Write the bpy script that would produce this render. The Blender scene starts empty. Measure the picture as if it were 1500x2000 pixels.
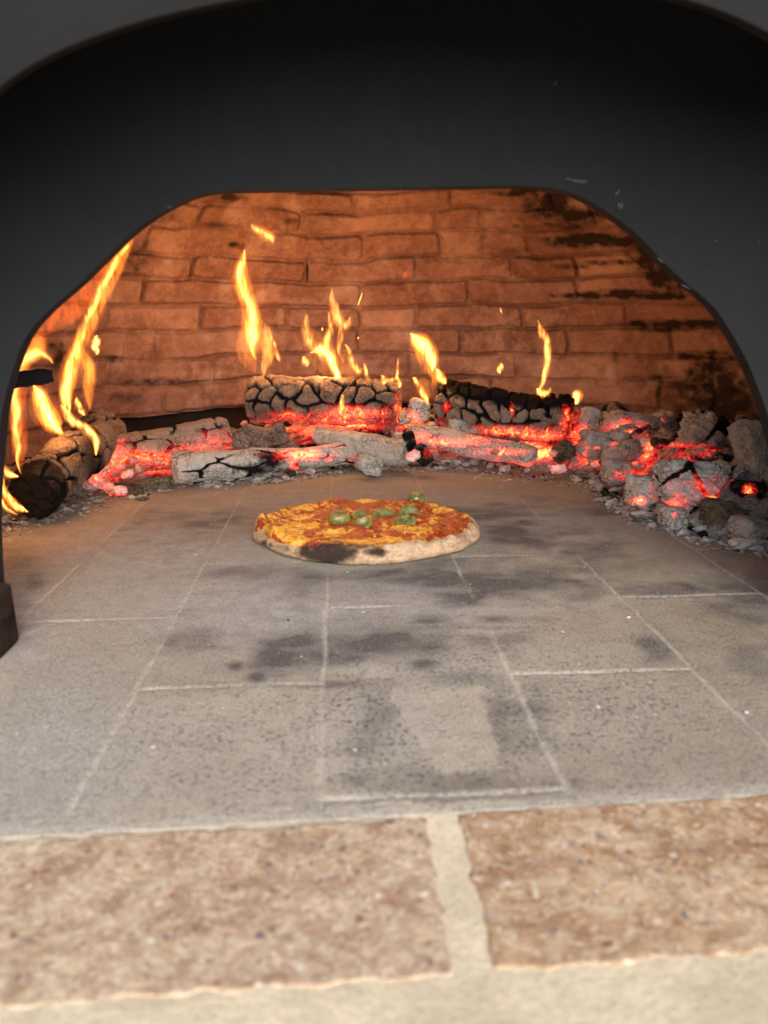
import bpy, math, random
import numpy as np
from mathutils import Matrix, Vector

# ------------------------------------------------------------------ camera, sky, light, exposure
S = bpy.context.scene
C = S.collection
F = 1500.0; H = 0.30                       # focal length in photo pixels, camera height in metres
_d = np.array([(660-750)/F, (1000-621)/F, -1.0]); _d /= np.linalg.norm(_d)
_u = np.array([-0.02, 1, 0.0]); _u -= _u.dot(_d)*_d; _u /= np.linalg.norm(_u)
_x = np.cross(_d, _u)
RM = np.array([_x, _d, _u])                # camera axes -> world axes
cam = bpy.data.cameras.new("camera"); camo = bpy.data.objects.new("camera", cam); C.objects.link(camo)
camo.matrix_world = Matrix([[*RM[0], 0], [*RM[1], 0], [*RM[2], H], [0, 0, 0, 1]])
cam.sensor_fit = 'VERTICAL'; cam.sensor_height = 36; cam.sensor_width = 27; cam.lens = 27
cam.clip_start = 0.01; cam.clip_end = 200
cam.dof.use_dof = True; cam.dof.focus_distance = 1.25; cam.dof.aperture_fstop = 5.8
S.camera = camo

W = bpy.data.worlds.new("World"); S.world = W; W.use_nodes = True
nt = W.node_tree
sky = nt.nodes.new('ShaderNodeTexSky'); sky.sky_type = 'NISHITA'; sky.sun_disc = False
sky.sun_elevation = math.radians(38); sky.sun_rotation = math.radians(170)
sky.air_density = 1.0; sky.dust_density = 3.0
bg = nt.nodes['Background']; nt.links.new(sky.outputs[0], bg.inputs[0]); bg.inputs[1].default_value = 0.15
sun = bpy.data.lights.new("sun", 'SUN'); sun.energy = 1.2; sun.angle = math.radians(40); sun.color = (1, 0.95, 0.84)
suno = bpy.data.objects.new("sun", sun); C.objects.link(suno)
suno.rotation_euler = (math.radians(55), 0, math.radians(10))
al = bpy.data.lights.new("daylight_fill", 'AREA'); al.shape = 'RECTANGLE'; al.size = 2.0; al.size_y = 1.2; al.energy = 38; al.color = (.93, .96, 1)  # unseen soft panel added behind the camera to brighten the oven inside
alo = bpy.data.objects.new("daylight_fill", al); C.objects.link(alo); alo.location = (.3, -1.8, .62)
alo.rotation_euler = (Vector((.15, 1.3, .15))-alo.location).to_track_quat('-Z', 'Y').to_euler()
S.view_settings.view_transform = 'Standard'; S.view_settings.look = 'None'
S.view_settings.gamma = 1; S.view_settings.use_curve_mapping = False
S.view_settings.exposure = 0.74
S.render.engine = 'CYCLES'
S.cycles.transparent_max_bounces = 64; S.cycles.max_bounces = 6; S.cycles.volume_bounces = 0
S.cycles.use_denoising = True
S.cycles.sample_clamp_indirect = 3.0

# ------------------------------------------------------------------ helpers
def ray(px, py): return RM @ np.array([(px-750)/F, (1000-py)/F, -1.0])
def P(px, py, Y):
    r = ray(px, py); t = Y/r[1]; return np.array([r[0]*t, Y, H+r[2]*t])
def fl(px, py, z=0.0):
    r = ray(px, py); t = (z-H)/r[2]; return np.array([r[0]*t, r[1]*t, z])
def topx(V):
    c = (V - np.array([0, 0, H])) @ RM
    c2 = np.where(c[:, 2] > -0.05, -0.05, c[:, 2])
    return np.stack([750-F*c[:, 0]/c2, 1000+F*c[:, 1]/c2], 1)

def _hash(i, j, k, seed):
    n = (i*374761393 + j*668265263 + k*2147483647 + seed*1274126177) & 0xffffffff
    n = ((n ^ (n >> 13))*1274126177) & 0xffffffff
    n = (n ^ (n >> 16)) & 0xffffff
    return n/float(0xffffff)
def noise(V, s=1.0, seed=0):
    p = np.asarray(V)*s; i = np.floor(p).astype(np.int64); f = p-i; f = f*f*(3-2*f)
    out = 0
    for a in (0, 1):
        wa = f[:, 0] if a else 1-f[:, 0]
        for b in (0, 1):
            wb = f[:, 1] if b else 1-f[:, 1]
            for c in (0, 1):
                wc = f[:, 2] if c else 1-f[:, 2]
                out = out + wa*wb*wc*_hash(i[:, 0]+a, i[:, 1]+b, i[:, 2]+c, seed)
    return out*2-1
def fbm(V, s=1.0, oct=4, seed=0):
    o = 0; a = 1.0; t = 0
    for k in range(oct):
        o = o + a*noise(V, s*2**k, seed+k*17); t += a; a *= .5
    return o/t
def sst(a, b, x):
    t = np.clip((x-a)/(b-a), 0, 1); return t*t*(3-2*t)
def vor(Q, seeds):
    """F1, F2 distances and index of nearest; Q (n,k)"""
    F1 = np.full(len(Q), 1e9); F2 = np.full(len(Q), 1e9); I = np.zeros(len(Q), int)
    for k, s in enumerate(seeds):
        d = np.sqrt(((Q-s)**2).sum(1))
        m = d < F1
        F2 = np.where(m, F1, np.minimum(F2, d)); F1 = np.where(m, d, F1); I[m] = k
    return F1, F2, I

def mesh(name, V, Fc, mats, parent=None, attrs=None, smooth=True):
    me = bpy.data.meshes.new(name)
    V = np.asarray(V, dtype=np.float32)
    if isinstance(Fc, np.ndarray):
        n, k = Fc.shape
        me.vertices.add(len(V)); me.vertices.foreach_set('co', V.ravel())
        me.loops.add(n*k); me.loops.foreach_set('vertex_index', Fc.astype(np.int32).ravel())
        me.polygons.add(n); me.polygons.foreach_set('loop_start', np.arange(0, n*k, k, dtype=np.int32))
    else:
        me.from_pydata([tuple(map(float, v)) for v in V], [], [tuple(map(int, f)) for f in Fc])
    me.update(calc_edges=True); me.validate()
    for k, a in (attrs or {}).items():
        at = me.attributes.new(k, 'FLOAT', 'POINT'); at.data.foreach_set('value', np.asarray(a, dtype=np.float32))
    me.polygons.foreach_set('use_smooth', [smooth]*len(me.polygons))
    me.materials.append(mats)
    o = bpy.data.objects.new(name, me); C.objects.link(o)
    if parent: o.parent = parent
    return o
def grid_faces(nu, nv, wrap_u=False):
    f = []
    U = np.arange(nu if wrap_u else nu-1); Vv = np.arange(nv-1)
    uu, vv = np.meshgrid(U, Vv, indexing='ij'); u2 = (uu+1) % nu
    return np.stack([uu*nv+vv, u2*nv+vv, u2*nv+vv+1, uu*nv+vv+1], -1).reshape(-1, 4)
def tag(o, label=None, cat=None, group=None, kind=None):
    if label: o['label'] = label
    if cat: o['category'] = cat
    if group: o['group'] = group
    if kind: o['kind'] = kind
    return o
def empty(name, loc, label, cat, group=None):
    o = bpy.data.objects.new(name, None); o.empty_display_size = .02; C.objects.link(o)
    o.location = [float(v) for v in loc]; tag(o, label, cat, group); return o

# ------------------------------------------------------------------ material helper
class M:
    def __init__(s, name):
        s.m = bpy.data.materials.new(name); s.m.use_nodes = True; s.t = s.m.node_tree
        s.b = s.t.nodes['Principled BSDF']; s.out = s.t.nodes['Material Output']
        s.tc = s.t.nodes.new('ShaderNodeTexCoord').outputs['Object']
    def n(s, ty, **k):
        n = s.t.nodes.new(ty)
        for a, v in k.items(): setattr(n, a, v)
        return n
    def L(s, a, b): s.t.links.new(a, b)
    def attr(s, name): return s.n('ShaderNodeAttribute', attribute_name=name).outputs['Fac']
    def noise(s, scale, detail=4, rough=.6, dist=0, vec=None):
        n = s.n('ShaderNodeTexNoise'); n.inputs['Scale'].default_value = scale; n.inputs['Detail'].default_value = detail
        n.inputs['Roughness'].default_value = rough; n.inputs['Distortion'].default_value = dist
        s.L(vec or s.tc, n.inputs['Vector']); return n.outputs['Fac']
    def vor(s, scale, feature='F1', out='Distance', vec=None):
        n = s.n('ShaderNodeTexVoronoi', feature=feature); n.inputs['Scale'].default_value = scale
        s.L(vec or s.tc, n.inputs['Vector']); return n.outputs[out]
    def ramp(s, fac, stops, interp='LINEAR'):
        r = s.n('ShaderNodeValToRGB'); cr = r.color_ramp; cr.interpolation = interp
        while len(cr.elements) < len(stops): cr.elements.new(.5)
        for e, (p, c) in zip(cr.elements, stops):
            e.position = p; e.color = (*c, 1) if isinstance(c, (tuple, list)) else (c, c, c, 1)
        s.L(fac, r.inputs[0]); return r.outputs[0]
    def mix(s, fac, a, b, mode='MIX'):
        m = s.n('ShaderNodeMix', data_type='RGBA', blend_type=mode)
        for i, v in ((0, fac), (6, a), (7, b)):
            if hasattr(v, 'is_output'): s.L(v, m.inputs[i])
            elif i == 0: m.inputs[0].default_value = v
            else: m.inputs[i].default_value = (*v, 1) if isinstance(v, (tuple, list)) else (v, v, v, 1)
        return m.outputs[2]
    def math(s, op, a, b=0.0, clamp=False):
        m = s.n('ShaderNodeMath', operation=op); m.use_clamp = clamp
        for i, v in ((0, a), (1, b)):
            if hasattr(v, 'is_output'): s.L(v, m.inputs[i])
            else: m.inputs[i].default_value = v
        return m.outputs[0]
    def bump(s, h, dist=.002, strength=1.0):
        b = s.n('ShaderNodeBump'); b.inputs['Distance'].default_value = dist; b.inputs['Strength'].default_value = strength
        s.L(h, b.inputs['Height']); s.L(b.outputs[0], s.b.inputs['Normal'])
    def col(s, c):
        if hasattr(c, 'is_output'): s.L(c, s.b.inputs['Base Color'])
        else: s.b.inputs['Base Color'].default_value = (*c, 1)
    def rough(s, r, spec=.3):
        if hasattr(r, 'is_output'): s.L(r, s.b.inputs['Roughness'])
        else: s.b.inputs['Roughness'].default_value = r
        s.b.inputs['Specular IOR Level'].default_value = spec

# ---- brick dome
m = M('oven_brick'); soot = m.attr('soot'); joint = m.attr('joint'); tone = m.attr('tone')
n1 = m.noise(9, 6); n2 = m.noise(60, 5, .7); n3 = m.noise(240, 3)
base = m.mix(tone, (.26, .145, .11), (.45, .29, .225))
base = m.mix(m.math('MULTIPLY', joint, .5), base, (.21, .125, .095))  # darker tint includes the soft shadow of the joint grooves
base = m.mix(m.ramp(n1, [(.38, 0), (.62, .7)]), base, (.20, .10, .07))
base = m.mix(m.ramp(m.noise(4, 4, .6), [(.42, 0), (.62, .5)]), base, (.16, .085, .065))
base = m.mix(m.ramp(n2, [(.45, 0), (.75, .35)]), base, (.60, .40, .30))
base = m.mix(m.ramp(m.noise(13, 5, .65, 0), [(.5, 0), (.72, .6)]), base, (.58, .43, .35))
base = m.mix(m.ramp(m.noise(22, 5, .75, .6), [(.52, 0), (.75, .6)]), base, (.12, .062, .045))
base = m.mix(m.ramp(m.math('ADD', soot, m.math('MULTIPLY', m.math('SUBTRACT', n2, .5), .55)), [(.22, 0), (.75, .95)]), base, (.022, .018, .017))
m.col(base); m.rough(.95, .1)
m.bump(m.math('ADD', m.math('MULTIPLY', n2, .6), m.math('MULTIPLY', n3, .3)), .003)
BRICK = m.m
# ---- black painted / sooty steel
m = M('sooty_black_steel'); n1 = m.noise(3.0, 4, .55); n2 = m.noise(70, 5, .7)
c = m.ramp(n1, [(.36, (.0150, .0155, .0180)), (.64, (.0185, .0200, .0210))])
c = m.mix(m.ramp(n2, [(.55, 0), (.85, .2)]), c, (.022, .022, .024))
m.col(c); m.rough(m.ramp(n2, [(.3, .75), (.7, .95)]), .14); m.bump(n2, .0008, .5)
BLACK = m.m
m = M('grey_arch_render'); n1 = m.noise(5, 4); n2 = m.noise(90, 5, .7)
c = m.mix(n1, (.009, .009, .0095), (.015, .015, .015)); m.col(c); m.rough(.9, .1); m.bump(n2, .002)
ARCH = m.m
# ---- fire clay floor tiles
m = M('refractory_tile'); soot = m.attr('soot'); joint = m.attr('joint'); speck = m.attr('speck'); clean = m.attr('clean'); tone = m.attr('tone'); ashy = m.attr('ashy')
big = m.noise(7, 5, .6); mid = m.noise(38, 6, .65); fine = m.noise(330, 4, .7); fin2 = m.noise(700, 2)
base = m.mix(m.ramp(big, [(.35, 0), (.65, 1)]), (.30, .262, .20), (.375, .342, .275))
base = m.mix(tone, base, (.42, .36, .28))
base = m.mix(m.ramp(mid, [(.42, 0), (.66, .45)]), base, (.27, .235, .20))
base = m.mix(m.ramp(fin2, [(.5, 0), (.8, .35)]), base, (.46, .42, .36))
base = m.mix(m.attr('brown'), base, (.20, .155, .105))
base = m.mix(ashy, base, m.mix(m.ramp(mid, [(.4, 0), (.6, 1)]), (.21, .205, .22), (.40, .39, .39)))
pit = m.math('MULTIPLY', m.ramp(m.noise(230, 4, .6, 0), [(.53, 0), (.63, 1)]), m.ramp(mid, [(.36, .25), (.56, 1)]))
grain = m.noise(520, 3, .7)
base = m.mix(m.math('MULTIPLY', pit, m.math('MULTIPLY', speck, m.math('SUBTRACT', 1.0, clean))), base, (.105, .09, .078))
base = m.mix(m.ramp(m.math('ADD', soot, m.math('MULTIPLY', m.math('SUBTRACT', mid, .5), .6)), [(.10, 0), (.40, .45), (.80, .93)]), base, (.055, .050, .055))
base = m.mix(m.math('MULTIPLY', joint, .62), base, m.mix(mid, (.42, .38, .31), (.55, .50, .42)))
base = m.mix(m.ramp(grain, [(.38, .55), (.52, 0)]), base, (.13, .11, .095))
base = m.mix(m.ramp(grain, [(.54, 0), (.68, .5)]), base, (.55, .51, .45))
base = m.mix(m.ramp(m.noise(95, 4, .7), [(.52, 0), (.70, .45)]), base, (.17, .145, .125))
white = m.ramp(m.vor(85), [(.035, 1), (.06, 0)])
base = m.mix(m.math('MULTIPLY', white, m.ramp(mid, [(.5, 0), (.6, .8)])), base, (.62, .6, .56))
m.col(base); m.rough(.9, .15)
m.bump(m.math('SUBTRACT', m.math('ADD', m.math('MULTIPLY', fine, .35), m.math('MULTIPLY', mid, .5)), m.math('MULTIPLY', pit, .4)), .0016)
TILE = m.m
# ---- front mortar
m = M('beige_mortar'); n1 = m.noise(14, 5); n2 = m.noise(260, 5, .7)
c = m.mix(m.ramp(n1, [(.35, 0), (.65, 1)]), (.50, .42, .295), (.66, .565, .40)); c = m.mix(m.ramp(n2, [(.45, 0), (.75, .6)]), c, (.33, .27, .195))
c = m.mix(m.ramp(m.noise(60, 6, .75), [(.5, 0), (.68, .5)]), c, (.37, .305, .225))
m.col(c); m.rough(.9, .15); m.bump(n2, .0015)
MORTAR = m.m
# ---- front brick with aggregate
def terra(nm_, ca, cb, cd, ce):
    m = M(nm_); big = m.noise(9, 4); mid = m.noise(95, 5, .7, .4)
    c = m.mix(m.ramp(big, [(.35, 0), (.65, 1)]), ca, cb)
    c = m.mix(m.ramp(mid, [(.42, 0), (.60, .85)]), c, ce)
    c = m.mix(m.ramp(m.noise(34, 5, .7, .5), [(.48, 0), (.62, .75)]), c, cd)
    c = m.mix(m.ramp(m.noise(150, 4, .7), [(.53, 0), (.62, .85)]), c, (.20, .085, .05))
    c = m.mix(m.ramp(m.noise(150, 4, .75, .3), [(.55, 0), (.62, .7)]), c, (.62, .52, .40))
    wv = m.n('ShaderNodeVectorMath', operation='ADD'); nz = m.n('ShaderNodeTexNoise'); nz.inputs['Scale'].default_value = 160; m.L(m.tc, nz.inputs['Vector'])
    sc_ = m.n('ShaderNodeVectorMath', operation='SCALE'); sc_.inputs['Scale'].default_value = .007; m.L(nz.outputs['Color'], sc_.inputs[0]); m.L(m.tc, wv.inputs[0]); m.L(sc_.outputs[0], wv.inputs[1])
    ch = m.vor(170, out='Color', vec=wv.outputs[0]); sep = m.n('ShaderNodeSeparateColor'); m.L(ch, sep.inputs[0])
    dist = m.ramp(m.vor(170, vec=wv.outputs[0]), [(.18, .8), (.5, 0)])
    for o_, lo, cc in (('Red', .91, (.11, .10, .11)), ('Green', .92, (.22, .075, .04)), ('Blue', .96, (.66, .62, .54))):
        c = m.mix(m.math('MULTIPLY', dist, m.math('GREATER_THAN', sep.outputs[o_], lo)), c, cc)
    m.col(c); m.rough(.85, .2); m.bump(m.noise(230, 4, .7), .0014)
    return m.m
TERRA = terra('speckled_terracotta', (.33, .205, .13), (.42, .31, .205), (.25, .15, .095), (.53, .43, .31))
TERRA2 = terra('speckled_rust_brick', (.29, .165, .085), (.40, .275, .165), (.23, .12, .06), (.50, .39, .265))
# ---- burnt wood / ash / embers
def ember_mat(name, ash, warm, char=(.012, .010, .010), strength=5.0, dirt=.22):
    m = M(name); tone = m.attr('tone'); glow = m.attr('glow')
    n1 = m.noise(45, 5, .65); n2 = m.noise(190, 5, .75); n3 = m.noise(420, 3, .7)
    c = m.mix(m.ramp(n1, [(.35, 0), (.65, 1)]), ash, warm)
    c = m.mix(m.ramp(n2, [(.45, 0), (.75, .5)]), c, tuple(min(.8, v*1.55) for v in ash))
    wv = m.n('ShaderNodeVectorMath', operation='ADD'); nz = m.n('ShaderNodeTexNoise'); nz.inputs['Scale'].default_value = 60; nz.inputs['Detail'].default_value = 3; m.L(m.tc, nz.inputs['Vector'])
    sc_ = m.n('ShaderNodeVectorMath', operation='SCALE'); sc_.inputs['Scale'].default_value = .014; m.L(nz.outputs['Color'], sc_.inputs[0]); m.L(m.tc, wv.inputs[0]); m.L(sc_.outputs[0], wv.inputs[1])
    fe = m.vor(115, 'DISTANCE_TO_EDGE', vec=wv.outputs[0]); fine_ = m.math('MULTIPLY', m.ramp(fe, [(0, 1), (.10, 0)]), m.ramp(m.noise(30, 3), [(.42, 0), (.58, 1)]))
    c = m.mix(m.math('MULTIPLY', fine_, .55), c, tuple(v*4 for v in char))
    c = m.mix(m.ramp(m.noise(75, 5, .75, .4), [(.54, 0), (.66, dirt)]), c, (.055, .042, .036))
    t2 = m.math('ADD', tone, m.math('MULTIPLY', m.math('SUBTRACT', n2, .5), .5))
    c = m.mix(m.ramp(t2, [(.15, 1), (.42, .75), (.72, 0)] if dirt > .5 else [(.10, 1), (.32, .6), (.50, 0)]), c, char)
    m.col(c); m.rough(.95, .08)
    m.bump(m.math('SUBTRACT', m.math('ADD', m.math('MULTIPLY', n2, .9), m.math('MULTIPLY', n3, .4)), m.math('MULTIPLY', fine_, .5)), .0045)
    g = m.math('ADD', m.math('MULTIPLY', glow, .86), m.math('MULTIPLY', m.math('SUBTRACT', n2, .5), 1.5))
    g = m.math('ADD', g, m.math('MULTIPLY', m.math('SUBTRACT', n1, .5), .9))
    gm = m.math('MULTIPLY', glow, 4.0, clamp=True)
    g = m.math('MULTIPLY', g, gm)
    m.L(m.ramp(g, [(.22, (0, 0, 0)), (.50, (.20, .004, .004)), (.74, (.75, .030, .014)), (.88, (1, .16, .035)), (1.0, (1, .46, .13))]), m.b.inputs['Emission Color'])
    m.b.inputs['Emission Strength'].default_value = strength
    return m.m
ASHWOOD = ember_mat('charred_wood_with_ash', (.25, .195, .16), (.32, .23, .165), strength=1.1, dirt=.75)
EMBERLOG = ember_mat('reddish_ash_bark', (.38, .30, .255), (.30, .22, .17), strength=1.1, dirt=.3)
ASHGREY = ember_mat('grey_ash', (.58, .545, .49), (.40, .35, .29), strength=1.1)
ASHPINK = ember_mat('pale_ash_ember', (.72, .66, .60), (.56, .48, .40), strength=1.15)
BED = ember_mat('ember_bed', (.42, .38, .34), (.26, .22, .19), strength=1.3)
JAMB = ember_mat('dark_red_brick', (.035, .022, .018), (.055, .030, .022), strength=0)
BROWNCOAL = ember_mat('brown_charcoal', (.14, .11, .07), (.22, .17, .11), strength=1.1)

# ------------------------------------------------------------------ blotches located on the surface
def blots(px, V, L, seed, wob=.45, sc=18):
    o = np.zeros(len(px)); wn = fbm(V, sc, 4, seed); wn2 = fbm(V, sc, 4, seed+50)
    for (cx, cy, rx, ry, st) in L:
        dx = (px[:, 0]-cx)/rx + wn*wob*1.6; dy = (px[:, 1]-cy)/ry + wn2*wob*1.6
        o = np.maximum(o, st*np.exp(-(dx*dx+dy*dy)*.9))
    return o

# ------------------------------------------------------------------ floor (tiles and mortar)
xs = np.unique(np.concatenate([np.linspace(-1.5, -.55, 30), np.linspace(-.55, .62, 520), np.linspace(.62, 1.6, 30)]))
ys = np.unique(np.concatenate([np.linspace(-.6, .2, 12), np.linspace(.2, .8, 330), np.linspace(.8, 1.6, 240), np.linspace(1.6, 2.6, 40)]))
gx, gy = np.meshgrid(xs, ys, indexing='ij'); V = np.stack([gx.ravel(), gy.ravel(), np.zeros(gx.size)], 1)
wob = fbm(V, 14, 3, 3)*.0022
X = V[:, 0]; Y = V[:, 1]
cols = [-.655, -.495, -.333, -.174, -.018, .143, .304, .464, .625]
offs = [.60, .93, .595, .755, .597, .772, .602, .781, .61]
PY = .338
jx = np.full(len(V), 9.); jyd = np.full(len(V), 9.); tone = np.zeros(len(V))
rng = np.random.RandomState(4)
edges = [-9]+cols+[9]
for k, cx in enumerate(cols): jx = np.minimum(jx, np.abs(X+wob-cx))
offl = {}
col_idx = np.searchsorted(cols, X)
offarr = np.array([.6, .93, .595, .755, .597, .772, .602, .781, .61, .8])
off = offarr[np.clip(col_idx, 0, 9)]
# column between -.174 and -.018 has its joint at .597, the next at .772 ...
off = np.select([X < -.333, X < -.174, X < -.018, X < .143, X < .304, X < .464], [.93, .755, .597, .772, .602, .781], .61)
q = (Y+wob-off)/PY; jyd = np.abs(q-np.round(q))*PY
tid = np.floor(q).astype(int)*31+col_idx*7
tone = _hash(tid, tid*0+3, tid*0+5, 9)*.5
px = topx(V)
def soot_pre(V): return blots(px, V, [(760, 1180, 330, 130, 1.4), (1000, 1010, 300, 50, 1.2)], 9, .3)
inner = Y > .408+.023*(X+.207)
wl = .0012*(1+.7*fbm(V, 25, 3, 8))
wl = wl*np.where(Y < .8, 1.35, 1.0)
dj = np.minimum(jx, jyd)
joint = (1-sst(wl*.7, wl*1.9, dj))*sst(-.45, .15, fbm(V, 11, 4, 21)+.25*(Y < .95)-.25*(soot_pre(V)))
lip = sst(.0, .012, (Y-(.408+.023*(X+.207))))        # mortar strip before the first tiles
edge_m = 1-sst(.009, .015, Y-(.4085+.023*(X+.207))+.003*fbm(V, 40, 3, 5))
joint = np.where(Y < .56, np.maximum(joint*.9, edge_m*.8), joint)
SO = [(1010, 1145, 130, 26, .85), (770, 1125, 140, 13, .6), (880, 1132, 190, 15, .65), (595, 1265, 60, 32, .75), (540, 1300, 55, 20, .65),
      (690, 1285, 60, 16, .5), (790, 1265, 90, 26, .6), (850, 1215, 42, 18, .55), (385, 1245, 50, 28, .5), (500, 1325, 20, 9, .9), (462, 1300, 16, 9, .7),
      (640, 1338, 90, 7, .4), (822, 1304, 30, 11, .6), (380, 1020, 110, 20, .45), (560, 1120, 120, 9, .35), (1000, 1040, 55, 16, .7), (950, 1000, 90, 18, .5),
      (1150, 1075, 50, 20, .55), (1310, 1150, 90, 10, .6), (1450, 1170, 70, 45, .65), (1285, 1260, 30, 26, .5), (1240, 1000, 90, 14, .45), (985, 1212, 60, 7, .45),
      (960, 1228, 60, 5, .5), (300, 1000, 120, 10, .3), (700, 1230, 60, 12, .3), (760, 1430, 30, 60, .22), (900, 1330, 120, 16, .35), (1040, 1400, 35, 60, .4), (735, 1400, 40, 70, .38), (990, 1430, 30, 70, .35),
      (930, 1532, 150, 26, .42), (460, 1115, 40, 8, .6), (1480, 1290, 60, 30, .4), (1130, 1040, 60, 8, .4), (700, 1118, 50, 8, .5), (20, 1080, 60, 60, .25), (60, 1130, 20, 20, .4)]
soot = blots(px, V, [(a_, b_, c_*1.2, d_*1.15, e_) for a_, b_, c_, d_, e_ in SO]+[(900, 1128, 230, 20, .75), (1060, 1148, 90, 22, .85), (560, 1275, 70, 30, .8), (730, 1258, 120, 22, .6), (1010, 1050, 80, 22, .7), (880, 1120, 320, 48, .42), (600, 1285, 150, 45, .5), (820, 1255, 190, 42, .42), (1000, 1010, 260, 45, .3), (420, 1020, 200, 40, .25)], 11, .55)*(.95+.6*sst(-.4, .4, fbm(V*np.array([.5, 1, 1]), 55, 4, 12)))
speck = np.clip(1.0*blots(px, V, [(820, 1450, 260, 130, 1.3), (720, 1400, 90, 110, 1.5), (1020, 1420, 80, 100, 1.5), (1150, 1400, 230, 120, 1.15), (450, 1450, 260, 110, .6), (900, 1300, 160, 50, .7), (1000, 1560, 300, 60, .6)], 31, .3), 0, 1.4)+.15
def inpoly(px, poly, soft):
    d = np.full(len(px), 1e9); n = len(poly)
    for i in range(n):
        a = np.array(poly[i], float); b = np.array(poly[(i+1) % n], float); e = b-a; nn = np.array([-e[1], e[0]])/np.linalg.norm(e)
        d = np.minimum(d, (px-a)@nn)
    return sst(-soft, soft, d)
wpx = px + np.stack([fbm(V, 60, 3, 40)*14, fbm(V, 60, 3, 41)*10], 1)
clean = inpoly(wpx, [(762, 1352), (935, 1345), (985, 1500), (862, 1508), (800, 1430)], 5)
clean = np.maximum(clean, .8*inpoly(wpx, [(-60, 1330), (30, 1262), (66, 1262), (40, 1330), (-60, 1450)], 7))
clean = np.maximum(clean, blots(px, V, [(735, 1312, 28, 14, 1), (930, 1232, 40, 7, .8), (915, 1212, 30, 4, .7)], 44, .25))
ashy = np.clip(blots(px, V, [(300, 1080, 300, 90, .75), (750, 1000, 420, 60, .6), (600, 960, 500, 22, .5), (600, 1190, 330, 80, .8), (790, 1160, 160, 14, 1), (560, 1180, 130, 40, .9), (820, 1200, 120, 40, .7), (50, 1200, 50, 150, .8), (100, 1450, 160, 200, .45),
     (640, 1300, 160, 12, .4), (760, 1400, 120, 90, .35), (820, 1310, 150, 18, .5)], 51, .3), 0, 1)*.9  # ash dust, plus the cool dim daylight of the back painted in
brown = np.clip(blots(px, V, [(1300, 1480, 330, 150, .55), (1400, 1250, 220, 130, .7), (1150, 1230, 150, 70, .4), (1250, 1100, 220, 50, .55), (600, 945, 600, 26, .35), (930, 1532, 170, 26, .7), (400, 1330, 180, 20, .3)], 57, .35), 0, 1)
soot = soot*(1-clean)
tone = np.clip(tone+clean*.8, 0, 1)
Z = -joint*.0010*np.where(edge_m > .5, 0, 1)*1.2+fbm(V, 30, 3, 60)*.0004
V[:, 2] = np.where(Y < .4085+.023*(X+.207), -.004, Z)
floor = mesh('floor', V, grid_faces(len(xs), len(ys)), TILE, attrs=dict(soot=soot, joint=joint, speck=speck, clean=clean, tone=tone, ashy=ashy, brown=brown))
tag(floor, 'grey beige refractory tile floor of the oven with soot stains', kind='structure')

# mortar bed in front and between the front bricks
def slab(name, x0, x1, y0f, y1f, z0, z1, mat, nx=240, ny=60, seed=0, ragged=.003, zn=.0008):
    """low slab whose front and back edges are functions of x; rounded top edge, real thickness"""
    u = np.linspace(0, 1, nx); v = np.linspace(0, 1, ny)
    uu, vv = np.meshgrid(u, v, indexing='ij'); x = x0+(x1-x0)*uu
    y = y0f(x)+(y1f(x)-y0f(x))*vv
    V = np.stack([x.ravel(), y.ravel(), np.zeros(x.size)], 1)
    eg = np.minimum(np.minimum(uu, 1-uu)*(x1-x0), np.minimum(vv, 1-vv)*abs(float(y1f(0))-float(y0f(0)))).ravel()
    r = fbm(V, 75, 5, seed)*ragged*1.5
    V[:, 0] += r*(1-sst(0, .02, eg)); V[:, 1] += fbm(V, 75, 5, seed+5)*ragged*1.5*(1-sst(0, .02, eg))
    V[:, 2] = z1+fbm(V, 60, 3, seed+9)*zn - .0003*(1-sst(0, .0012, eg))
    top = len(V); f = grid_faces(nx, ny)
    # skirt
    ring = [i*ny for i in range(nx)]+[(nx-1)*ny+j for j in range(1, ny)]+[i*ny+ny-1 for i in range(nx-2, -1, -1)]+[j for j in range(ny-2, 0, -1)]
    lo = V[ring].copy(); lo[:, 2] = z0; V = np.vstack([V, lo]); n = len(ring)
    sk = np.array([[ring[(i+1) % n], ring[i], top+i, top+(i+1) % n] for i in range(n)])
    return mesh(name, V, np.vstack([f, sk]), mat)
sl = lambda b: (lambda x: b+.023*(np.asarray(x)+.207))
bed = slab('mortar', -.75, .85, sl(.12), sl(.4115), -.05, -.0003, MORTAR, 300, 90, seed=70, zn=.0006)
tag(bed, 'pale beige mortar sill in front of the oven floor', kind='structure')
b1 = slab('front_brick', -.50, .0475, sl(.289), sl(.4055), -.04, .0004, TERRA, 420, 110, seed=80, ragged=.0022)
tag(b1, 'long speckled pinkish front brick left of the wide mortar joint', 'brick', 'speckled bricks at the front edge of the oven')
b2 = slab('front_brick', .068, .62, sl(.289), sl(.4085), -.04, .0004, TERRA2, 420, 110, seed=90, ragged=.0022)
tag(b2, 'long speckled reddish front brick right of the wide mortar joint', 'brick', 'speckled bricks at the front edge of the oven')

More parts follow.
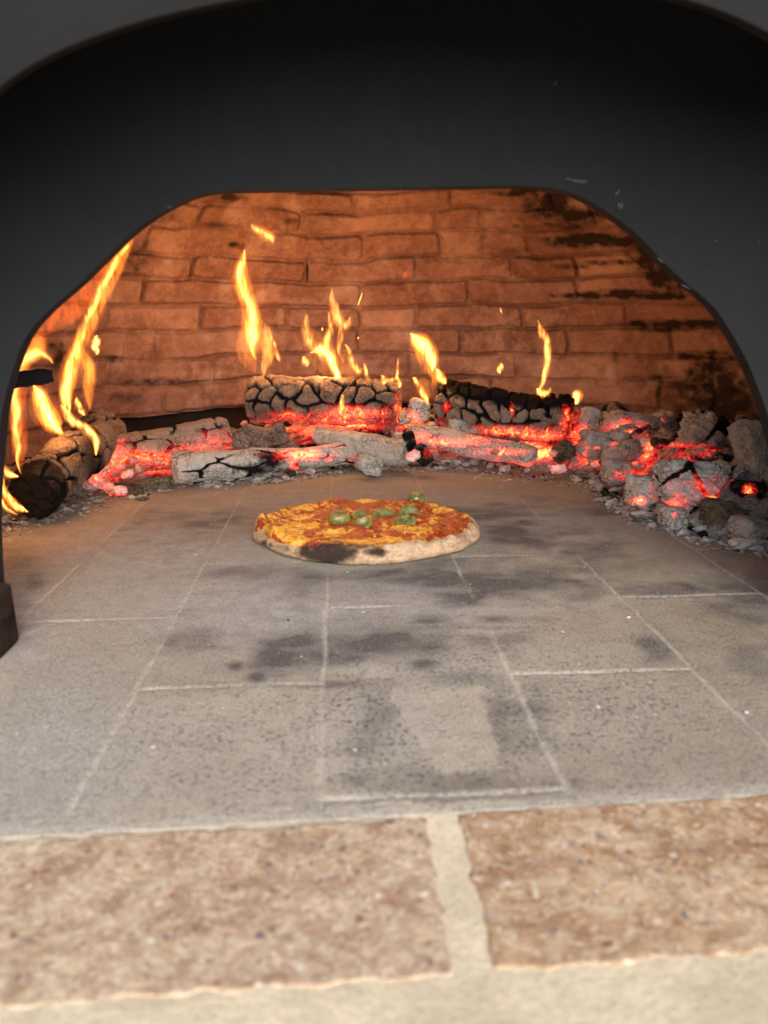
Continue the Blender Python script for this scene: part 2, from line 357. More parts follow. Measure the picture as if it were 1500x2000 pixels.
# ------------------------------------------------------------------ brick dome
DC = np.array([.08, 1.25]); DR = .80; DH = .74; DE = 2.6
def prof(z): return DR*np.power(np.clip(1-np.power(np.clip(z/DH, 0, 1), DE), 0, 1), .5)
def hit_dome(px_, py_):
    r = ray(px_, py_); t = .9
    for _ in range(4000):
        p = np.array([0, 0, H])+r*t
        if p[2] >= DH or math.hypot(p[0]-DC[0], p[1]-DC[1]) >= prof(p[2]): break
        t += .001
    return math.atan2(p[0]-DC[0], p[1]-DC[1]), p[2]
lines_px = [838, 786, 738, 692, 643, 598, 549, 504, 455, 412, 374, 340, 300]
zl = [hit_dome(650, y)[1] for y in lines_px[:11]]
while zl[-1] < DH: zl.append(zl[-1]+.05)
zl[0] = max(zl[0], .0)
joints_px = [(760, [150, 320, 560, 760, 960, 1160, 1330]), (762, [90, 320, 520, 740, 960, 1288, 1392]), (715, [60, 213, 415, 620, 800, 1010, 1203, 1389]),
             (668, [40, 150, 300, 510, 700, 900, 1108, 1312, 1450]), (620, [210, 392, 560, 704, 812, 1020, 1224, 1420]), (573, [130, 278, 480, 705, 915, 1130, 1330]),
             (527, [230, 375, 597, 814, 1000, 1128, 1300]), (480, [280, 470, 709, 860, 1030, 1245]), (434, [300, 385, 588, 850, 940, 1160]),
             (394, [350, 480, 690, 880, 1075, 1180]), (365, [400, 580, 790, 990, 1150])]
th = np.unique(np.concatenate([np.linspace(-2.29, -1.25, 60), np.linspace(-1.25, 1.25, 940), np.linspace(1.25, 2.29, 60)]))
zz = np.unique(np.concatenate([np.linspace(0, .63, 300), DH*(1-np.linspace(1, 0, 26)**2*(1-.63/DH))]))
tt, z2 = np.meshgrid(th, zz, indexing='ij'); T = tt.ravel(); Zv = z2.ravel(); Rv = prof(Zv)
V = np.stack([DC[0]+Rv*np.sin(T), DC[1]+Rv*np.cos(T), Zv], 1)
wz = fbm(V, 4.5, 3, 101)*.014 + fbm(V, 17, 2, 102)*.006
zq = Zv+wz
row = np.clip(np.searchsorted(zl, zq)-1, 0, len(zl)-2); zl_a = np.array(zl)
dz = np.minimum(zq-zl_a[row], zl_a[row+1]-zq)
dthe = np.full(len(V), 9.); bid = np.zeros(len(V), int)
for k in range(len(zl)-1):
    mrow = row == k
    if k < len(joints_px): js = [hit_dome(a, joints_px[k][0])[0] for a in joints_px[k][1]]
    else: js = list(np.linspace(-1.2, 1.2, 9)+.1*(k % 2))
    js = sorted(js)
    a = js[0]-.3
    pre = [a-.3*i for i in range(6)]
    b = js[-1]+.3; post = [b+.3*i for i in range(6)]
    js = np.array(sorted(pre+js+post))
    t = T[mrow]+fbm(V[mrow], 22, 2, 140+k)*.006
    idx = np.searchsorted(js, t); idx = np.clip(idx, 1, len(js)-1)
    dthe[mrow] = np.minimum(np.abs(t-js[idx-1]), np.abs(js[idx]-t)); bid[mrow] = idx+100*k
dx = dthe*Rv
rr = .014                                                     # rounded rectangle distance
ax = rr-np.minimum(dx, rr); az = rr-np.minimum(dz, rr)
de = rr-np.sqrt(ax*ax+az*az)
vis = .55+.45*fbm(V, 7, 3, 160)
mort = (1-sst(.0012, .0085, de+.0022*fbm(V, 70, 3, 165)))
crk = (1-sst(.0008, .0030, np.abs(dz-.0008)))*sst(-.25, .25, fbm(V*np.array([1, 1, .3]), 6, 3, 170))
crk = np.maximum(crk, .8*(1-sst(.0005, .002, np.abs(dx-.0005)))*sst(.05, .4, fbm(V, 5, 3, 171)))
tb = _hash(bid, bid*0+7, bid*0+2, 5)
dep = mort*.0085*np.clip(.80+.9*fbm(V, 6, 3, 161), .2, 1.2)+crk*.006 + (tb-.5)*.003*(1-mort)+fbm(V, 26, 4, 180)*.0040
px = topx(V)
WS = [(1090, 395, 26, 30, 1.0), (1130, 420, 60, 10, 1.0), (1165, 470, 110, 11, 1.1), (1262, 500, 26, 50, 1.0), (1300, 540, 50, 22, .95), (1220, 578, 150, 6, 1.0), (1330, 632, 130, 7, .95), (1380, 698, 110, 7, .9), (1400, 780, 90, 60, 1.0), (1000, 378, 70, 6, .7), (1110, 520, 60, 5, .6), (940, 470, 8, 22, .5), (1330, 600, 160, 150, .22), (1400, 760, 90, 60, .3), (1240, 480, 130, 60, .3), (350, 430, 160, 40, .28), (300, 520, 120, 30, .22), (1080, 400, 60, 28, .8), (1120, 440, 55, 14, .6), (1170, 465, 90, 9, .95), (1060, 440, 90, 7, .5), (1270, 490, 50, 40, .75), (1210, 512, 90, 6, .7), (1320, 530, 40, 30, .8),  # soot; the broad faint entries also paint the firelight fading off centre
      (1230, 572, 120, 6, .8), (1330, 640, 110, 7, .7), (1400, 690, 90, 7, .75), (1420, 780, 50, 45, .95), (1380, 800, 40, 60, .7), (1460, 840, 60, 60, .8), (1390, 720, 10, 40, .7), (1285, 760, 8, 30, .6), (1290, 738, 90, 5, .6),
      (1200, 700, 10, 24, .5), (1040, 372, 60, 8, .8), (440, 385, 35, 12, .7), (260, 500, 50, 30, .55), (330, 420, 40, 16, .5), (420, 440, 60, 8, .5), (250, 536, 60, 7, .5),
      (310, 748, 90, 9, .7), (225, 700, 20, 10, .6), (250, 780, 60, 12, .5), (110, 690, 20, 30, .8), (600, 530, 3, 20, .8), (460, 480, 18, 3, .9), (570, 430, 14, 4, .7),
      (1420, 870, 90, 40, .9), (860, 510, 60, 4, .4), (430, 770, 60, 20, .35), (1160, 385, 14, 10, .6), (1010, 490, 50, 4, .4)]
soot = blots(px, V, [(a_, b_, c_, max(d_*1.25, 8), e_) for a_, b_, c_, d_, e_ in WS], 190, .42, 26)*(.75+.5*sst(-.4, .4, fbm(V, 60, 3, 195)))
soot = np.maximum(soot, crk*.40)  # joint shadow along the brick edges painted through the soot mask
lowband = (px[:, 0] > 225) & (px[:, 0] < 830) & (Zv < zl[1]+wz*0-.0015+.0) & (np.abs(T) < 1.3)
shade_gap = sst(225, 245, px[:, 0])*(1-sst(800, 830, px[:, 0]))*(1-sst(zl[1]-.006, zl[1]-.002, zq))*(np.abs(T) < 1.4)
soot = np.maximum(soot, shade_gap*1.0); dep = dep*(1-shade_gap)+shade_gap*.07  # recess at the wall foot, its black shade painted through the soot mask
nrm = np.stack([np.sin(T), np.cos(T), .4*(Zv/DH)**2], 1)
V = V+nrm*dep[:, None]
V[:, 1] = np.maximum(V[:, 1], .752)
oven = empty('brick_oven', (DC[0], DC[1], 0), 'wood fired oven with a brick lined dome and a black arched mouth', 'oven')
def par(o, p):
    o.parent = p; o.matrix_parent_inverse = Matrix.Translation(-Vector(p.location)); return o
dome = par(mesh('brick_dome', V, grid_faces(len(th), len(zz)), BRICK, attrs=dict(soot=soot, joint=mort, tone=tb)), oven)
dome['label'] = 'curved orange brick lining behind the flames, sooty on the right'

# ------------------------------------------------------------------ plates round the mouth
def smooth_poly(pts, n):
    pts = np.array(pts, float)
    for _ in range(n):
        q = [pts[0]]
        for a, b in zip(pts[:-1], pts[1:]): q += [a*.75+b*.25, a*.25+b*.75]
        q.append(pts[-1]); pts = np.array(q)
    return pts
def arch_plate(name, hole, y, th_, x0, x1, ztop, mat, zb=-.002):
    hole = np.array(hole); n = len(hole); c = np.array([(hole[0][0]+hole[-1][0])/2, 0])
    out = []
    L_ = [0]
    for a, b in zip(hole[:-1], hole[1:]): L_.append(L_[-1]+np.linalg.norm(b-a))
    for p, l in zip(hole, L_):
        v = p-c; v = v/max(1e-6, np.linalg.norm(v))
        t = 1e9
        if v[0] < -1e-6: t = min(t, (x0-c[0])/v[0])
        if v[0] > 1e-6: t = min(t, (x1-c[0])/v[0])
        if v[1] > 1e-6: t = min(t, ztop/v[1])
        out.append(c+v*t)
    out = np.array(out); V = []; 
    K = 24
    for yy in (y, y+th_):
        for p, o in zip(hole, out):
            for k in range(K+1):
                s = (k/K)**1.6; q = p*(1-s)+o*s; V.append((q[0], yy, max(zb, q[1])))
    V = np.array(V); K1 = K+1; f = []
    for i in range(n-1):
        for k in range(K):
            a = i*K1+k; f.append((a, a+K1, a+K1+1, a+1)); b = n*K1+a; f.append((b, b+1, b+K1+1, b+K1))
        a = i*K1; b = n*K1+a; f.append((a, b, b+K1, a+K1)); a += K; b += K; f.append((a, a+K1, b+K1, b))
    return mesh(name, V, np.array(f), mat, smooth=False)
inner_px = [(0, 830), (8, 780), (25, 720), (50, 655), (95, 605), (150, 560), (200, 510), (250, 460), (300, 422), (345, 397), (385, 380), (430, 372), (500, 371), (735, 367), (960, 363), (1035, 362), (1090, 369),
            (1130, 380), (1190, 415), (1243, 455), (1290, 505), (1330, 545), (1368, 575), (1400, 605), (1432, 655), (1460, 705), (1480, 755), (1500, 810)]
hp = [P(a, b, .73) for a, b in inner_px]; hole = [(-.340, -.002), (-.338, .05), (-.332, .12)]+[(p[0], p[2]) for p in hp]+[(.452, .12), (.468, .05), (.475, -.002)]
hole_i = smooth_poly(hole, 2)
pl = par(arch_plate('inner_plate', hole_i, .73, .018, -1.3, 1.45, 1.3, BLACK), oven); pl_in = pl; pl['label'] = 'black sooty steel plate framing the fire chamber'
outer_px = [(-60, 235), (0, 186), (60, 140), (150, 95), (280, 50), (400, 22), (530, -2), (700, -28), (900, -38), (1100, -28), (1290, -2), (1400, 30), (1500, 78), (1570, 125)]
YO = .50
hp = [P(a, b, YO) for a, b in outer_px]
hole = [(-.42, -.002), (-.42, .15), (-.40, .26), (-.36, .36)]+[(p[0], p[2]) for p in hp]+[(.45, .44), (.50, .36), (.52, .26), (.53, .15), (.53, -.002)]
hole_o = smooth_poly(hole, 2)
pl = par(arch_plate('outer_arch', hole_o, YO-.008, .008, -1.6, 1.7, 1.6, ARCH), oven); pl['label'] = 'dark grey outer arch of the oven face'
# throat between outer arch and inner plate
n = len(hole_o); K = 14; V = []
for p in hole_o:
    for k in range(K+1):
        s = k/K; V.append((p[0]*(1+.10*s), YO+s*.2295, max(-.002, p[1])*(1+.25*s)))
par(mesh('throat', np.array(V), grid_faces(n, K+1), BLACK), oven)
# left jamb shoe
from math import pi
def rough_box(name, c, s, rot, mat, seed=0, n=14, rnd=6.0, amp=.12, fr=2.2, cracks=0, glowf=None, tonef=None, parent=None, jag=0.0):
    """irregular lump: superellipsoid box displaced by noise; c centre, s half sizes, rot euler (x,y,z)"""
    s = np.array(s, float); fs = []; Vs = []; idx = {}
    def vid(p):
        k = (round(p[0], 6), round(p[1], 6), round(p[2], 6))
        if k not in idx: idx[k] = len(Vs); Vs.append(p)
        return idx[k]
    g = np.linspace(-1, 1, n+1)
    for ax_ in range(3):
        for sg in (-1, 1):
            for i in range(n):
                for j in range(n):
                    q = []
                    for (a, b) in ((g[i], g[j]), (g[i+1], g[j]), (g[i+1], g[j+1]), (g[i], g[j+1])):
                        p = [0, 0, 0]; p[ax_] = sg; p[(ax_+1) % 3] = a; p[(ax_+2) % 3] = b; q.append(vid(tuple(p)))
                    fs.append(q if sg > 0 else q[::-1])
    U = np.array(Vs); nr = np.power(np.power(np.abs(U), rnd).sum(1), 1/rnd); U = U/nr[:, None]
    o3 = np.array([seed*3.1, seed*1.7, seed*.9]); mn = s.min()
    V = U*s; Q = V/mn+o3
    d = fbm(Q, fr*.5, 4, seed)*amp*mn*2.0
    Nn = U/np.linalg.norm(U, axis=1)[:, None]
    if jag: d = d-np.abs(fbm(Q*np.array([.35, 1, 1]), 2.3, 3, seed+5))*jag*mn*1.6
    tone = .75+.35*fbm(Q, .9, 3, seed+9); crack = np.zeros(len(V))
    if cracks:
        rg = np.random.RandomState(seed); sd = (rg.rand(cracks, 3)*2-1)*s
        F1, F2, I = vor(V+.12*mn*fbm(Q, 1.5, 2, seed)[:, None], sd); e = (F2-F1)/mn
        crack = 1-sst(.05, .22, e); d = d-crack*.16*mn; tone = tone-crack*.9
    d = d+mn*(.10*np.abs(fbm(Q*np.array([.5, 1.6, 1.6]), 3.2, 4, seed+21))-.05*np.abs(fbm(Q*np.array([.4, 3, 3]), 4.5, 2, seed+22)))*(2 if jag else 0)
    V = V+Nn*d[:, None]
    cx, sx, cy, sy, cz, sz = math.cos(rot[0]), math.sin(rot[0]), math.cos(rot[1]), math.sin(rot[1]), math.cos(rot[2]), math.sin(rot[2])
    Rx = np.array([[1, 0, 0], [0, cx, -sx], [0, sx, cx]]); Ry = np.array([[cy, 0, sy], [0, 1, 0], [-sy, 0, cy]]); Rz = np.array([[cz, -sz, 0], [sz, cz, 0], [0, 0, 1]])
    RR = Rz@Ry@Rx; Wd = V@RR.T+np.array(c)
    glow = np.zeros(len(V)) if glowf is None else glowf(Wd, U@RR.T, crack, Q)
    if tonef is not None: tone = tonef(Wd, U, crack, Q)
    o = mesh(name, V, np.array(fs), mat, attrs=dict(tone=np.clip(tone, 0, 1), glow=np.clip(glow, 0, 1)))
    o.matrix_world = Matrix([[*RR[0], c[0]], [*RR[1], c[1]], [*RR[2], c[2]], [0, 0, 0, 1]])
    if parent: par(o, parent); 
    return o
jb = rough_box('jamb_brick', (-.347, .681, .029), (.034, .030, .031), (0, 0, 0), JAMB, 3, 16, 12, .03, parent=oven, tonef=lambda W_, U, c, Q: .5+.6*fbm(Q, 1.5, 3, 4))
jb['label'] = 'dark reddish brown brick at the foot of the left jamb'

# charred bar crossing the left flames
def tube(name, pts, radii, mat, ns=14, attrs=None, parent=None, depth=None, amp=0, seed=0):
    """swept tube through points with real round section"""
    pts = np.array(pts, float); n = len(pts); V = []
    for i in range(n):
        t = pts[min(i+1, n-1)]-pts[max(i-1, 0)]; t /= np.linalg.norm(t)
        up = np.array([0, 1, 0.]) if abs(t[1]) < .95 else np.array([0, 0, 1.])
        a = np.cross(t, up); a /= np.linalg.norm(a); b = np.cross(a, t)
        for k in range(ns):
            an = 2*pi*k/ns; dd = radii[i] if depth is None else depth[i]
            V.append(pts[i]+a*math.cos(an)*radii[i]+b*math.sin(an)*dd)
    V = np.array(V)
    if amp: V = V+fbm(V, 60, 3, seed)[:, None]*amp
    f = []
    for i in range(n-1):
        for k in range(ns):
            f.append((i*ns+k, i*ns+(k+1) % ns, (i+1)*ns+(k+1) % ns, (i+1)*ns+k))
    f = [tuple(x) for x in f]+[tuple(range(ns))[::-1], tuple((n-1)*ns+k for k in range(ns))]
    o = mesh(name, V, f, mat, attrs=attrs)
    import bmesh
    bm = bmesh.new(); bm.from_mesh(o.data); bmesh.ops.recalc_face_normals(bm, faces=bm.faces[:]); bm.to_mesh(o.data); bm.free()
    if parent: par(o, parent)
    return o
a = P(-60, 752, .95); b = P(104, 734, .98)
pp = [a*(1-t)+b*t for t in np.linspace(0, 1, 24)]
rb = [.0098*(1 if t < .94 else .72)+.0006*math.sin(t*40) for t in np.linspace(0, 1, 24)]
bar = tube('metal_bar', pp, rb, BLACK, amp=.0015)
tag(bar, 'short blackened bar jutting in from the left edge across the flames', 'bar')

# ------------------------------------------------------------------ logs
def log(name, p0, p1, r0, r1, mat, seed, nb=70, crack_depth=.16, elong=(1.0, 1.0), glowf=None, tonef=None, endtone=None, bendz=0, rough=.06, nl=170, na=110, taper=None):
    p0 = np.array(p0, float); p1 = np.array(p1, float); ax_ = p1-p0; L_ = np.linalg.norm(ax_); t = ax_/L_
    up = np.array([0, 0, 1.]); s = np.cross(t, up); s /= np.linalg.norm(s); w = np.cross(s, t)
    rg = np.random.RandomState(seed)
    cap = 16
    us = np.concatenate([np.zeros(cap), np.linspace(0, 1, nl), np.ones(cap)])
    rs = np.concatenate([np.linspace(0.02, .96, cap), np.ones(nl), np.linspace(.96, 0.02, cap)])
    an = np.linspace(0, 2*pi, na, endpoint=False)
    UU, AA = np.meshgrid(us, an, indexing='ij'); RSc = np.repeat(rs[:, None], na, 1)
    u = UU.ravel(); a = AA.ravel(); rsc = RSc.ravel()
    R_ = (r0*(1-u)+r1*u)
    if taper is not None: R_ = R_*taper(u)
    rm = (r0+r1)/2
    # crack cells on the bark
    q = np.stack([u*L_/elong[0], np.cos(a)*rm/elong[1], np.sin(a)*rm/elong[1]], 1)
    sd_a = rg.rand(nb)*2*pi; sd = np.stack([rg.rand(nb)*L_/elong[0], np.cos(sd_a)*rm/elong[1], np.sin(sd_a)*rm/elong[1]], 1)
    na_c = max(5, int(round(math.sqrt(nb/(L_/(rm*elong[0]))*2*pi/1.0)))); nx_c = max(3, int(nb/na_c)); sx = L_/nx_c; sa = 2*pi*rm/na_c
    q2 = np.stack([u*L_, a*rm], 1)+np.stack([fbm(q, 1.1/rm, 3, seed+k) for k in range(2)], 1)*rm*.42
    sd2 = []; sid = []
    for i_ in range(-1, nx_c+1):
        for j_ in range(na_c):
            cxy = ((i_+.5+rg.uniform(-.3, .3)+.5*(j_ % 2))*sx, (j_+.5+rg.uniform(-.28, .28))*sa)
            for w_ in (-1, 0, 1): sd2.append((cxy[0], cxy[1]+w_*2*pi*rm)); sid.append(i_*na_c+j_+na_c)
    F1 = np.full(len(u), 1e9); F2 = F1.copy(); I = np.zeros(len(u), int)
    for (x_, y_), id_ in zip(sd2, sid):
        dx_ = np.abs(q2[:, 0]-x_)/elong[0]; dy_ = np.abs(q2[:, 1]-y_); d_ = (dx_**3.2+dy_**3.2)**(1/3.2); m_ = d_ < F1
        F2 = np.where(m_, F1, np.minimum(F2, d_)); F1 = np.where(m_, d_, F1); I[m_] = id_
    e = (F2-F1)/rm; cw = .10+.13*fbm(q, 1.4/rm, 3, seed+30)
    crack = (1-sst(cw*.25, cw*.25+.10+cw*.5, e))*sst(-.45, -.1, fbm(q, 1.0/rm, 2, seed+31))
    cellr = rg.rand(max(sid)+1)[I]
    onside = rsc > .97
    Q = q/rm+seed*1.3
    puff = (1-(F1/rm)**2*.8)
    disp = np.where(onside, R_*(fbm(Q, .8, 4, seed+3)*rough*3.2+.10*np.abs(fbm(Q*2.2, 1, 3, seed+33))-crack*crack_depth+(cellr-.5)*.09+puff*.05), 0)
    # inner end cap: radial cracks
    R2 = R_*rsc+disp*np.where(onside, 1, 0)
    edge = np.minimum(u, 1-u)*L_
    R2 = R2*np.where(onside, 1-.10*(1-sst(0, .012, edge)), .90)
    x = u*L_
    capn = np.where(~onside, fbm(np.stack([a*0+seed, np.cos(a)*rsc*3, np.sin(a)*rsc*3], 1), 1, 3, seed+8)*.006, 0)
    # wobble of axis
    wz_ = bendz*np.sin(pi*u)+.12*rm*noise(np.stack([x/rm*.5, x*0+seed, x*0], 1), 1, seed)
    Vl = p0+t*(x+capn)[:, None]+s*(np.cos(a)*R2)[:, None]+w*(np.sin(a)*R2+wz_)[:, None]
    nrm_ = s*np.cos(a)[:, None]+w*np.sin(a)[:, None]
    tone = .72+.5*fbm(Q, .7, 3, seed+12)-crack*.85
    tone = np.where(onside, tone, .35 if endtone is None else endtone)
    if tonef is not None: tone = tonef(tone, Vl, nrm_, u, crack, Q, onside)
    glow = np.zeros(len(Vl)) if glowf is None else glowf(Vl, nrm_, u, crack, Q, onside)
    f = grid_faces(len(us), na+0)
    # wrap angular
    nu = len(us); iu, ia = np.meshgrid(np.arange(nu-1), np.arange(na), indexing='ij')
    f = np.stack([iu*na+ia, (iu+1)*na+ia, (iu+1)*na+(ia+1) % na, iu*na+(ia+1) % na], -1).reshape(-1, 4)
    org = (p0+p1)/2
    o = mesh(name, Vl-org, f, mat, attrs=dict(tone=np.clip(tone, 0, 1), glow=np.clip(glow, 0, 1)))
    o.location = org.tolist()
    return o
def under(k=1.0, z0=-.1, crackg=.35, spots=None):
    def g(V, N, u, crack, Q, on):
        b = sst(-z0, -.85, N[:, 2]) if False else np.clip((-N[:, 2]-z0)*1.4, 0, 1)
        b = b*k*(.7+.6*fbm(Q, .5, 2, 77))
        if spots is not None:
            px = topx(V); b = np.maximum(b*.6, blots(px, V, spots, 78, .25, 30))
        b = b+crack*crackg*b*2
        return np.where(on, b, b*.7)
    return g
GL = 'burning logs on the ember bed'
o = log('burning_log', P(62, 962, 1.13), P(205, 848, 1.50), .036, .044, ASHWOOD, 5, nb=40, crack_depth=.26, elong=(1.3, 1.0), endtone=.12,
        tonef=lambda t, V, N, u, c, Q, on: t-.5*(u < .12)*on-.25*sst(.1, .5, fbm(Q, .5, 2, 4)))
tag(o, 'thick charred log at the left pointing towards the viewer, its near end black and burning', 'log', GL)
o = log('burning_log', P(492, 776, 1.70), P(778, 790, 1.62), .048, .044, ASHWOOD, 8, nb=66, crack_depth=.24, endtone=.55,
        glowf=under(.9, .25, .5, [(560, 815, 60, 16, .6), (690, 808, 90, 14, 1), (780, 800, 14, 30, .9), (640, 825, 140, 10, .8)]))
tag(o, 'blocky cracked ash brown log in the middle with the branching white flame on top', 'log', GL)
o = log('burning_log', P(862, 790, 1.62), P(1112, 822, 1.50), .050, .043, ASHWOOD, 12, nb=75, crack_depth=.24, endtone=.3,
        tonef=lambda t, V, N, u, c, Q, on: t-.8*sst(.35, .8, N[:, 2]+.4*fbm(Q, .6, 2, 3)),
        glowf=under(.95, .3, .5, [(1000, 842, 90, 12, .95), (1110, 830, 16, 35, .8), (1060, 850, 60, 14, 1), (870, 795, 10, 14, .45), (1000, 800, 5, 18, .55)]))
tag(o, 'cracked log right of the middle with a blackened top, sloping down to the right', 'log', GL)
o = log('ember_log', P(185, 905, 1.42), P(446, 855, 1.52), .037, .037, EMBERLOG, 21, nb=34, crack_depth=.12, elong=(1.8, 1.0), endtone=.6,
        tonef=lambda t, V, N, u, c, Q, on: t*.9+.1, glowf=under(1.0, .15, .2, [(300, 895, 130, 20, .9), (420, 860, 60, 18, .7), (215, 900, 40, 40, .95), (400, 875, 60, 14, .8)]))
tag(o, 'pinkish grey ember log glowing red along its underside, behind the cut ended front log', 'log', GL)
ft = lambda u: 1-.25*sst(.35, .6, u)
o = log('ash_log', P(340, 917, 1.395), P(705, 886, 1.56), .0275, .028, ASHGREY, 33, nb=26, crack_depth=.14, elong=(2.6, 1.0), endtone=.95, taper=ft,
        tonef=lambda t, V, N, u, c, Q, on: np.where(on, t-.55*blots(topx(V), V, [(480, 915, 70, 12, 1.2), (530, 900, 30, 20, 1.2)], 12, .4, 60), t),
        glowf=lambda V, N, u, c, Q, on: blots(topx(V), V, [(590, 887, 60, 13, 1.15), (655, 870, 50, 4, .6), (690, 895, 30, 8, .5), (540, 890, 14, 14, .55), (575, 900, 12, 22, .9)], 14, .3, 60))
tag(o, 'thin grey ash coated log lying in front with its sawn tan end facing left', 'log', GL)
o = log('ash_log', P(618, 850, 1.60), P(795, 886, 1.50), .018, .027, ASHGREY, 41, nb=16, crack_depth=.06, elong=(2.5, 1.0), endtone=.8,
        tonef=lambda t, V, N, u, c, Q, on: t*.4+.55, glowf=under(.35, .5, .1, [(600, 850, 24, 16, .5), (790, 880, 10, 10, .3)]))
tag(o, 'smooth grey log tapering to the left, in front of the middle cracked log', 'log', GL)
o = log('ember_log', P(800, 848, 1.58), P(1045, 890, 1.45), .024, .020, ASHGREY, 44, nb=20, crack_depth=.10, elong=(2.2, 1.0), endtone=.7,
        tonef=lambda t, V, N, u, c, Q, on: t*.5+.4, glowf=under(1.0, .0, .3, [(880, 862, 90, 12, 1), (980, 882, 80, 10, .8), (820, 855, 30, 14, .9)]))
tag(o, 'slim ash topped log glowing red below, under the blackened log right of the middle', 'log', GL)

# ------------------------------------------------------------------ ember bed (mound)
ex = np.linspace(-.62, .85, 430); ey = np.linspace(.86, 1.95, 330)
gx, gy = np.meshgrid(ex, ey, indexing='ij'); V = np.stack([gx.ravel(), gy.ravel(), gx.ravel()*0], 1)
front = np.array([fl(a, b)[:2] for a, b in [(-90, 1110), (0, 1050), (60, 1010), (190, 965), (330, 942), (500, 940), (750, 912), (1000, 918), (1150, 938), (1205, 1000), (1330, 1040), (1500, 1078), (1620, 1110)]])
cp = np.array([.09, 1.02])
fa = np.arctan2(front[:, 0]-cp[0], front[:, 1]-cp[1]); fr_ = np.hypot(front[:, 0]-cp[0], front[:, 1]-cp[1]); od = np.argsort(fa)
ang = np.arctan2(V[:, 0]-cp[0], V[:, 1]-cp[1]); rad = np.hypot(V[:, 0]-cp[0], V[:, 1]-cp[1])
rf = np.interp(ang, fa[od], fr_[od]); dd = rad-rf+.02*fbm(V, 25, 3, 201)
hgt = sst(-.002, .16, dd)*.085*np.interp(ang, [-1.6, -.95, -.68, -.25, -.08, .5, 1.0, 1.6], [.35, .4, .18, .30, .85, .95, 1.0, 1.0])
rg = np.random.RandomState(3)
lump = np.abs(fbm(V, 26, 4, 210)); l2 = np.abs(fbm(V, 70, 3, 211))
hgt = hgt*(1+.35*fbm(V, 14, 3, 212))+(.018*lump+.010*l2)*sst(0, .05, dd)
V[:, 2] = np.where(dd > -.002, hgt, 0)-.002-.02*(1-sst(-.02, 0, dd))
px = topx(V)
GS = [(210, 915, 50, 30, 1.05), (290, 905, 70, 25, 1), (200, 960, 40, 4, .9), (610, 845, 50, 22, 1.0), (560, 835, 50, 14, .8), (690, 830, 70, 14, 1.15), (800, 820, 30, 30, 1.1), (850, 865, 70, 20, 1.05), (940, 880, 80, 12, .9),
      (1050, 885, 55, 24, 1.25), (1100, 915, 55, 12, .85), (1130, 850, 25, 40, 1.0), (1145, 895, 25, 25, .9), (1200, 905, 40, 20, .7), (1260, 885, 30, 40, .9), (1330, 900, 40, 20, .8), (1245, 925, 30, 20, .8), (1330, 870, 60, 8, .7), (1380, 885, 24, 10, .8), (640, 905, 40, 5, .5)]
glow = blots(px, V, GS, 220, .35, 26)*sst(.01, .05, dd)
tone = .55+.6*fbm(V, 30, 3, 222)-.5*sst(.25, .05, lump)+.3*(1-sst(.02, .07, dd))
ebed = mesh('ember_bed', V, grid_faces(len(ex), len(ey)), BED, attrs=dict(tone=np.clip(tone, 0, 1), glow=np.clip(glow, 0, 1.2)))
# keep only the mound itself
import bmesh
bm = bmesh.new(); bm.from_mesh(ebed.data)
bmesh.ops.delete(bm, geom=[v for v in bm.verts if v.co.z < -.012], context='VERTS'); bm.to_mesh(ebed.data); bm.free()
tag(ebed, 'bed of glowing embers and grey ash around the back of the oven floor', 'embers', kind='stuff')

# ------------------------------------------------------------------ single chunks of charcoal
def gspots(L): return lambda W_, U, c, Q: blots(topx(W_), W_, L, 301, .3, 50)+c*.25*(blots(topx(W_), W_, L, 301, .3, 50) > .2)
def chunk(px_, py_, Y_, w, h, dpt, rot, mat, seed, label, cat='charcoal', spots=None, rnd=5, amp=.16, cracks=0, jag=.25, tone=None, name='charcoal_chunk', n=26, group='large charcoal chunks in the right hand pile'):
    k = Y_/F
    o = rough_box(name, P(px_, py_, Y_), (w*k/2, dpt/2, h*k/2), rot, mat, seed, n, rnd, amp, cracks=cracks, jag=jag,
                  glowf=gspots(spots) if spots else None, tonef=(lambda W_, U, c, Q: tone+.4*fbm(Q, .9, 3, seed)-c*.8) if tone is not None else None)
    return tag(o, label, cat, group)
R_ = math.radians
chunk(1232, 838, 1.50, 120, 62, .07, (0, R_(10), .1), ASHPINK, 51, 'pale chunk with a bright orange patch at the back of the right pile', spots=[(1220, 838, 46, 18, 1.05), (1262, 855, 20, 20, .7)], n=34)
chunk(1292, 825, 1.56, 50, 40, .05, (0, R_(-15), .3), ASHPINK, 52, 'small white chunk with a red spot at the back of the right pile', spots=[(1292, 822, 9, 6, .8)], tone=.6)
chunk(1395, 868, 1.28, 150, 95, .07, (R_(-10), R_(32), .25), ASHGREY, 53, 'big grey ash slab leaning at the back right with black fragments on top', rnd=7, jag=.4, n=40, cracks=7, spots=[(1392, 885, 26, 12, .8)])
chunk(1480, 905, 1.06, 42, 190, .05, (0, R_(-28), .2), ASHGREY, 54, 'long greenish grey ash plank at the far right edge', rnd=8, jag=.35, n=40)
chunk(1372, 945, 1.10, 185, 88, .075, (R_(-15), R_(8), -.1), ASHPINK, 55, 'large whitish pink chunk glowing from within at the front of the right pile', rnd=6, jag=.4, n=46, cracks=8,
      spots=[(1370, 955, 70, 28, .52), (1395, 978, 26, 12, .95), (1330, 975, 20, 26, .7), (1440, 980, 24, 10, .8), (1420, 950, 20, 8, .5)])
chunk(1257, 960, 1.16, 56, 62, .05, (0, R_(4), .15), ASHPINK, 56, 'blocky pale chunk with an orange underside at the pile corner nearest the pizza', rnd=7, n=30, spots=[(1252, 978, 20, 9, 1.1), (1282, 960, 12, 16, 1.1)])
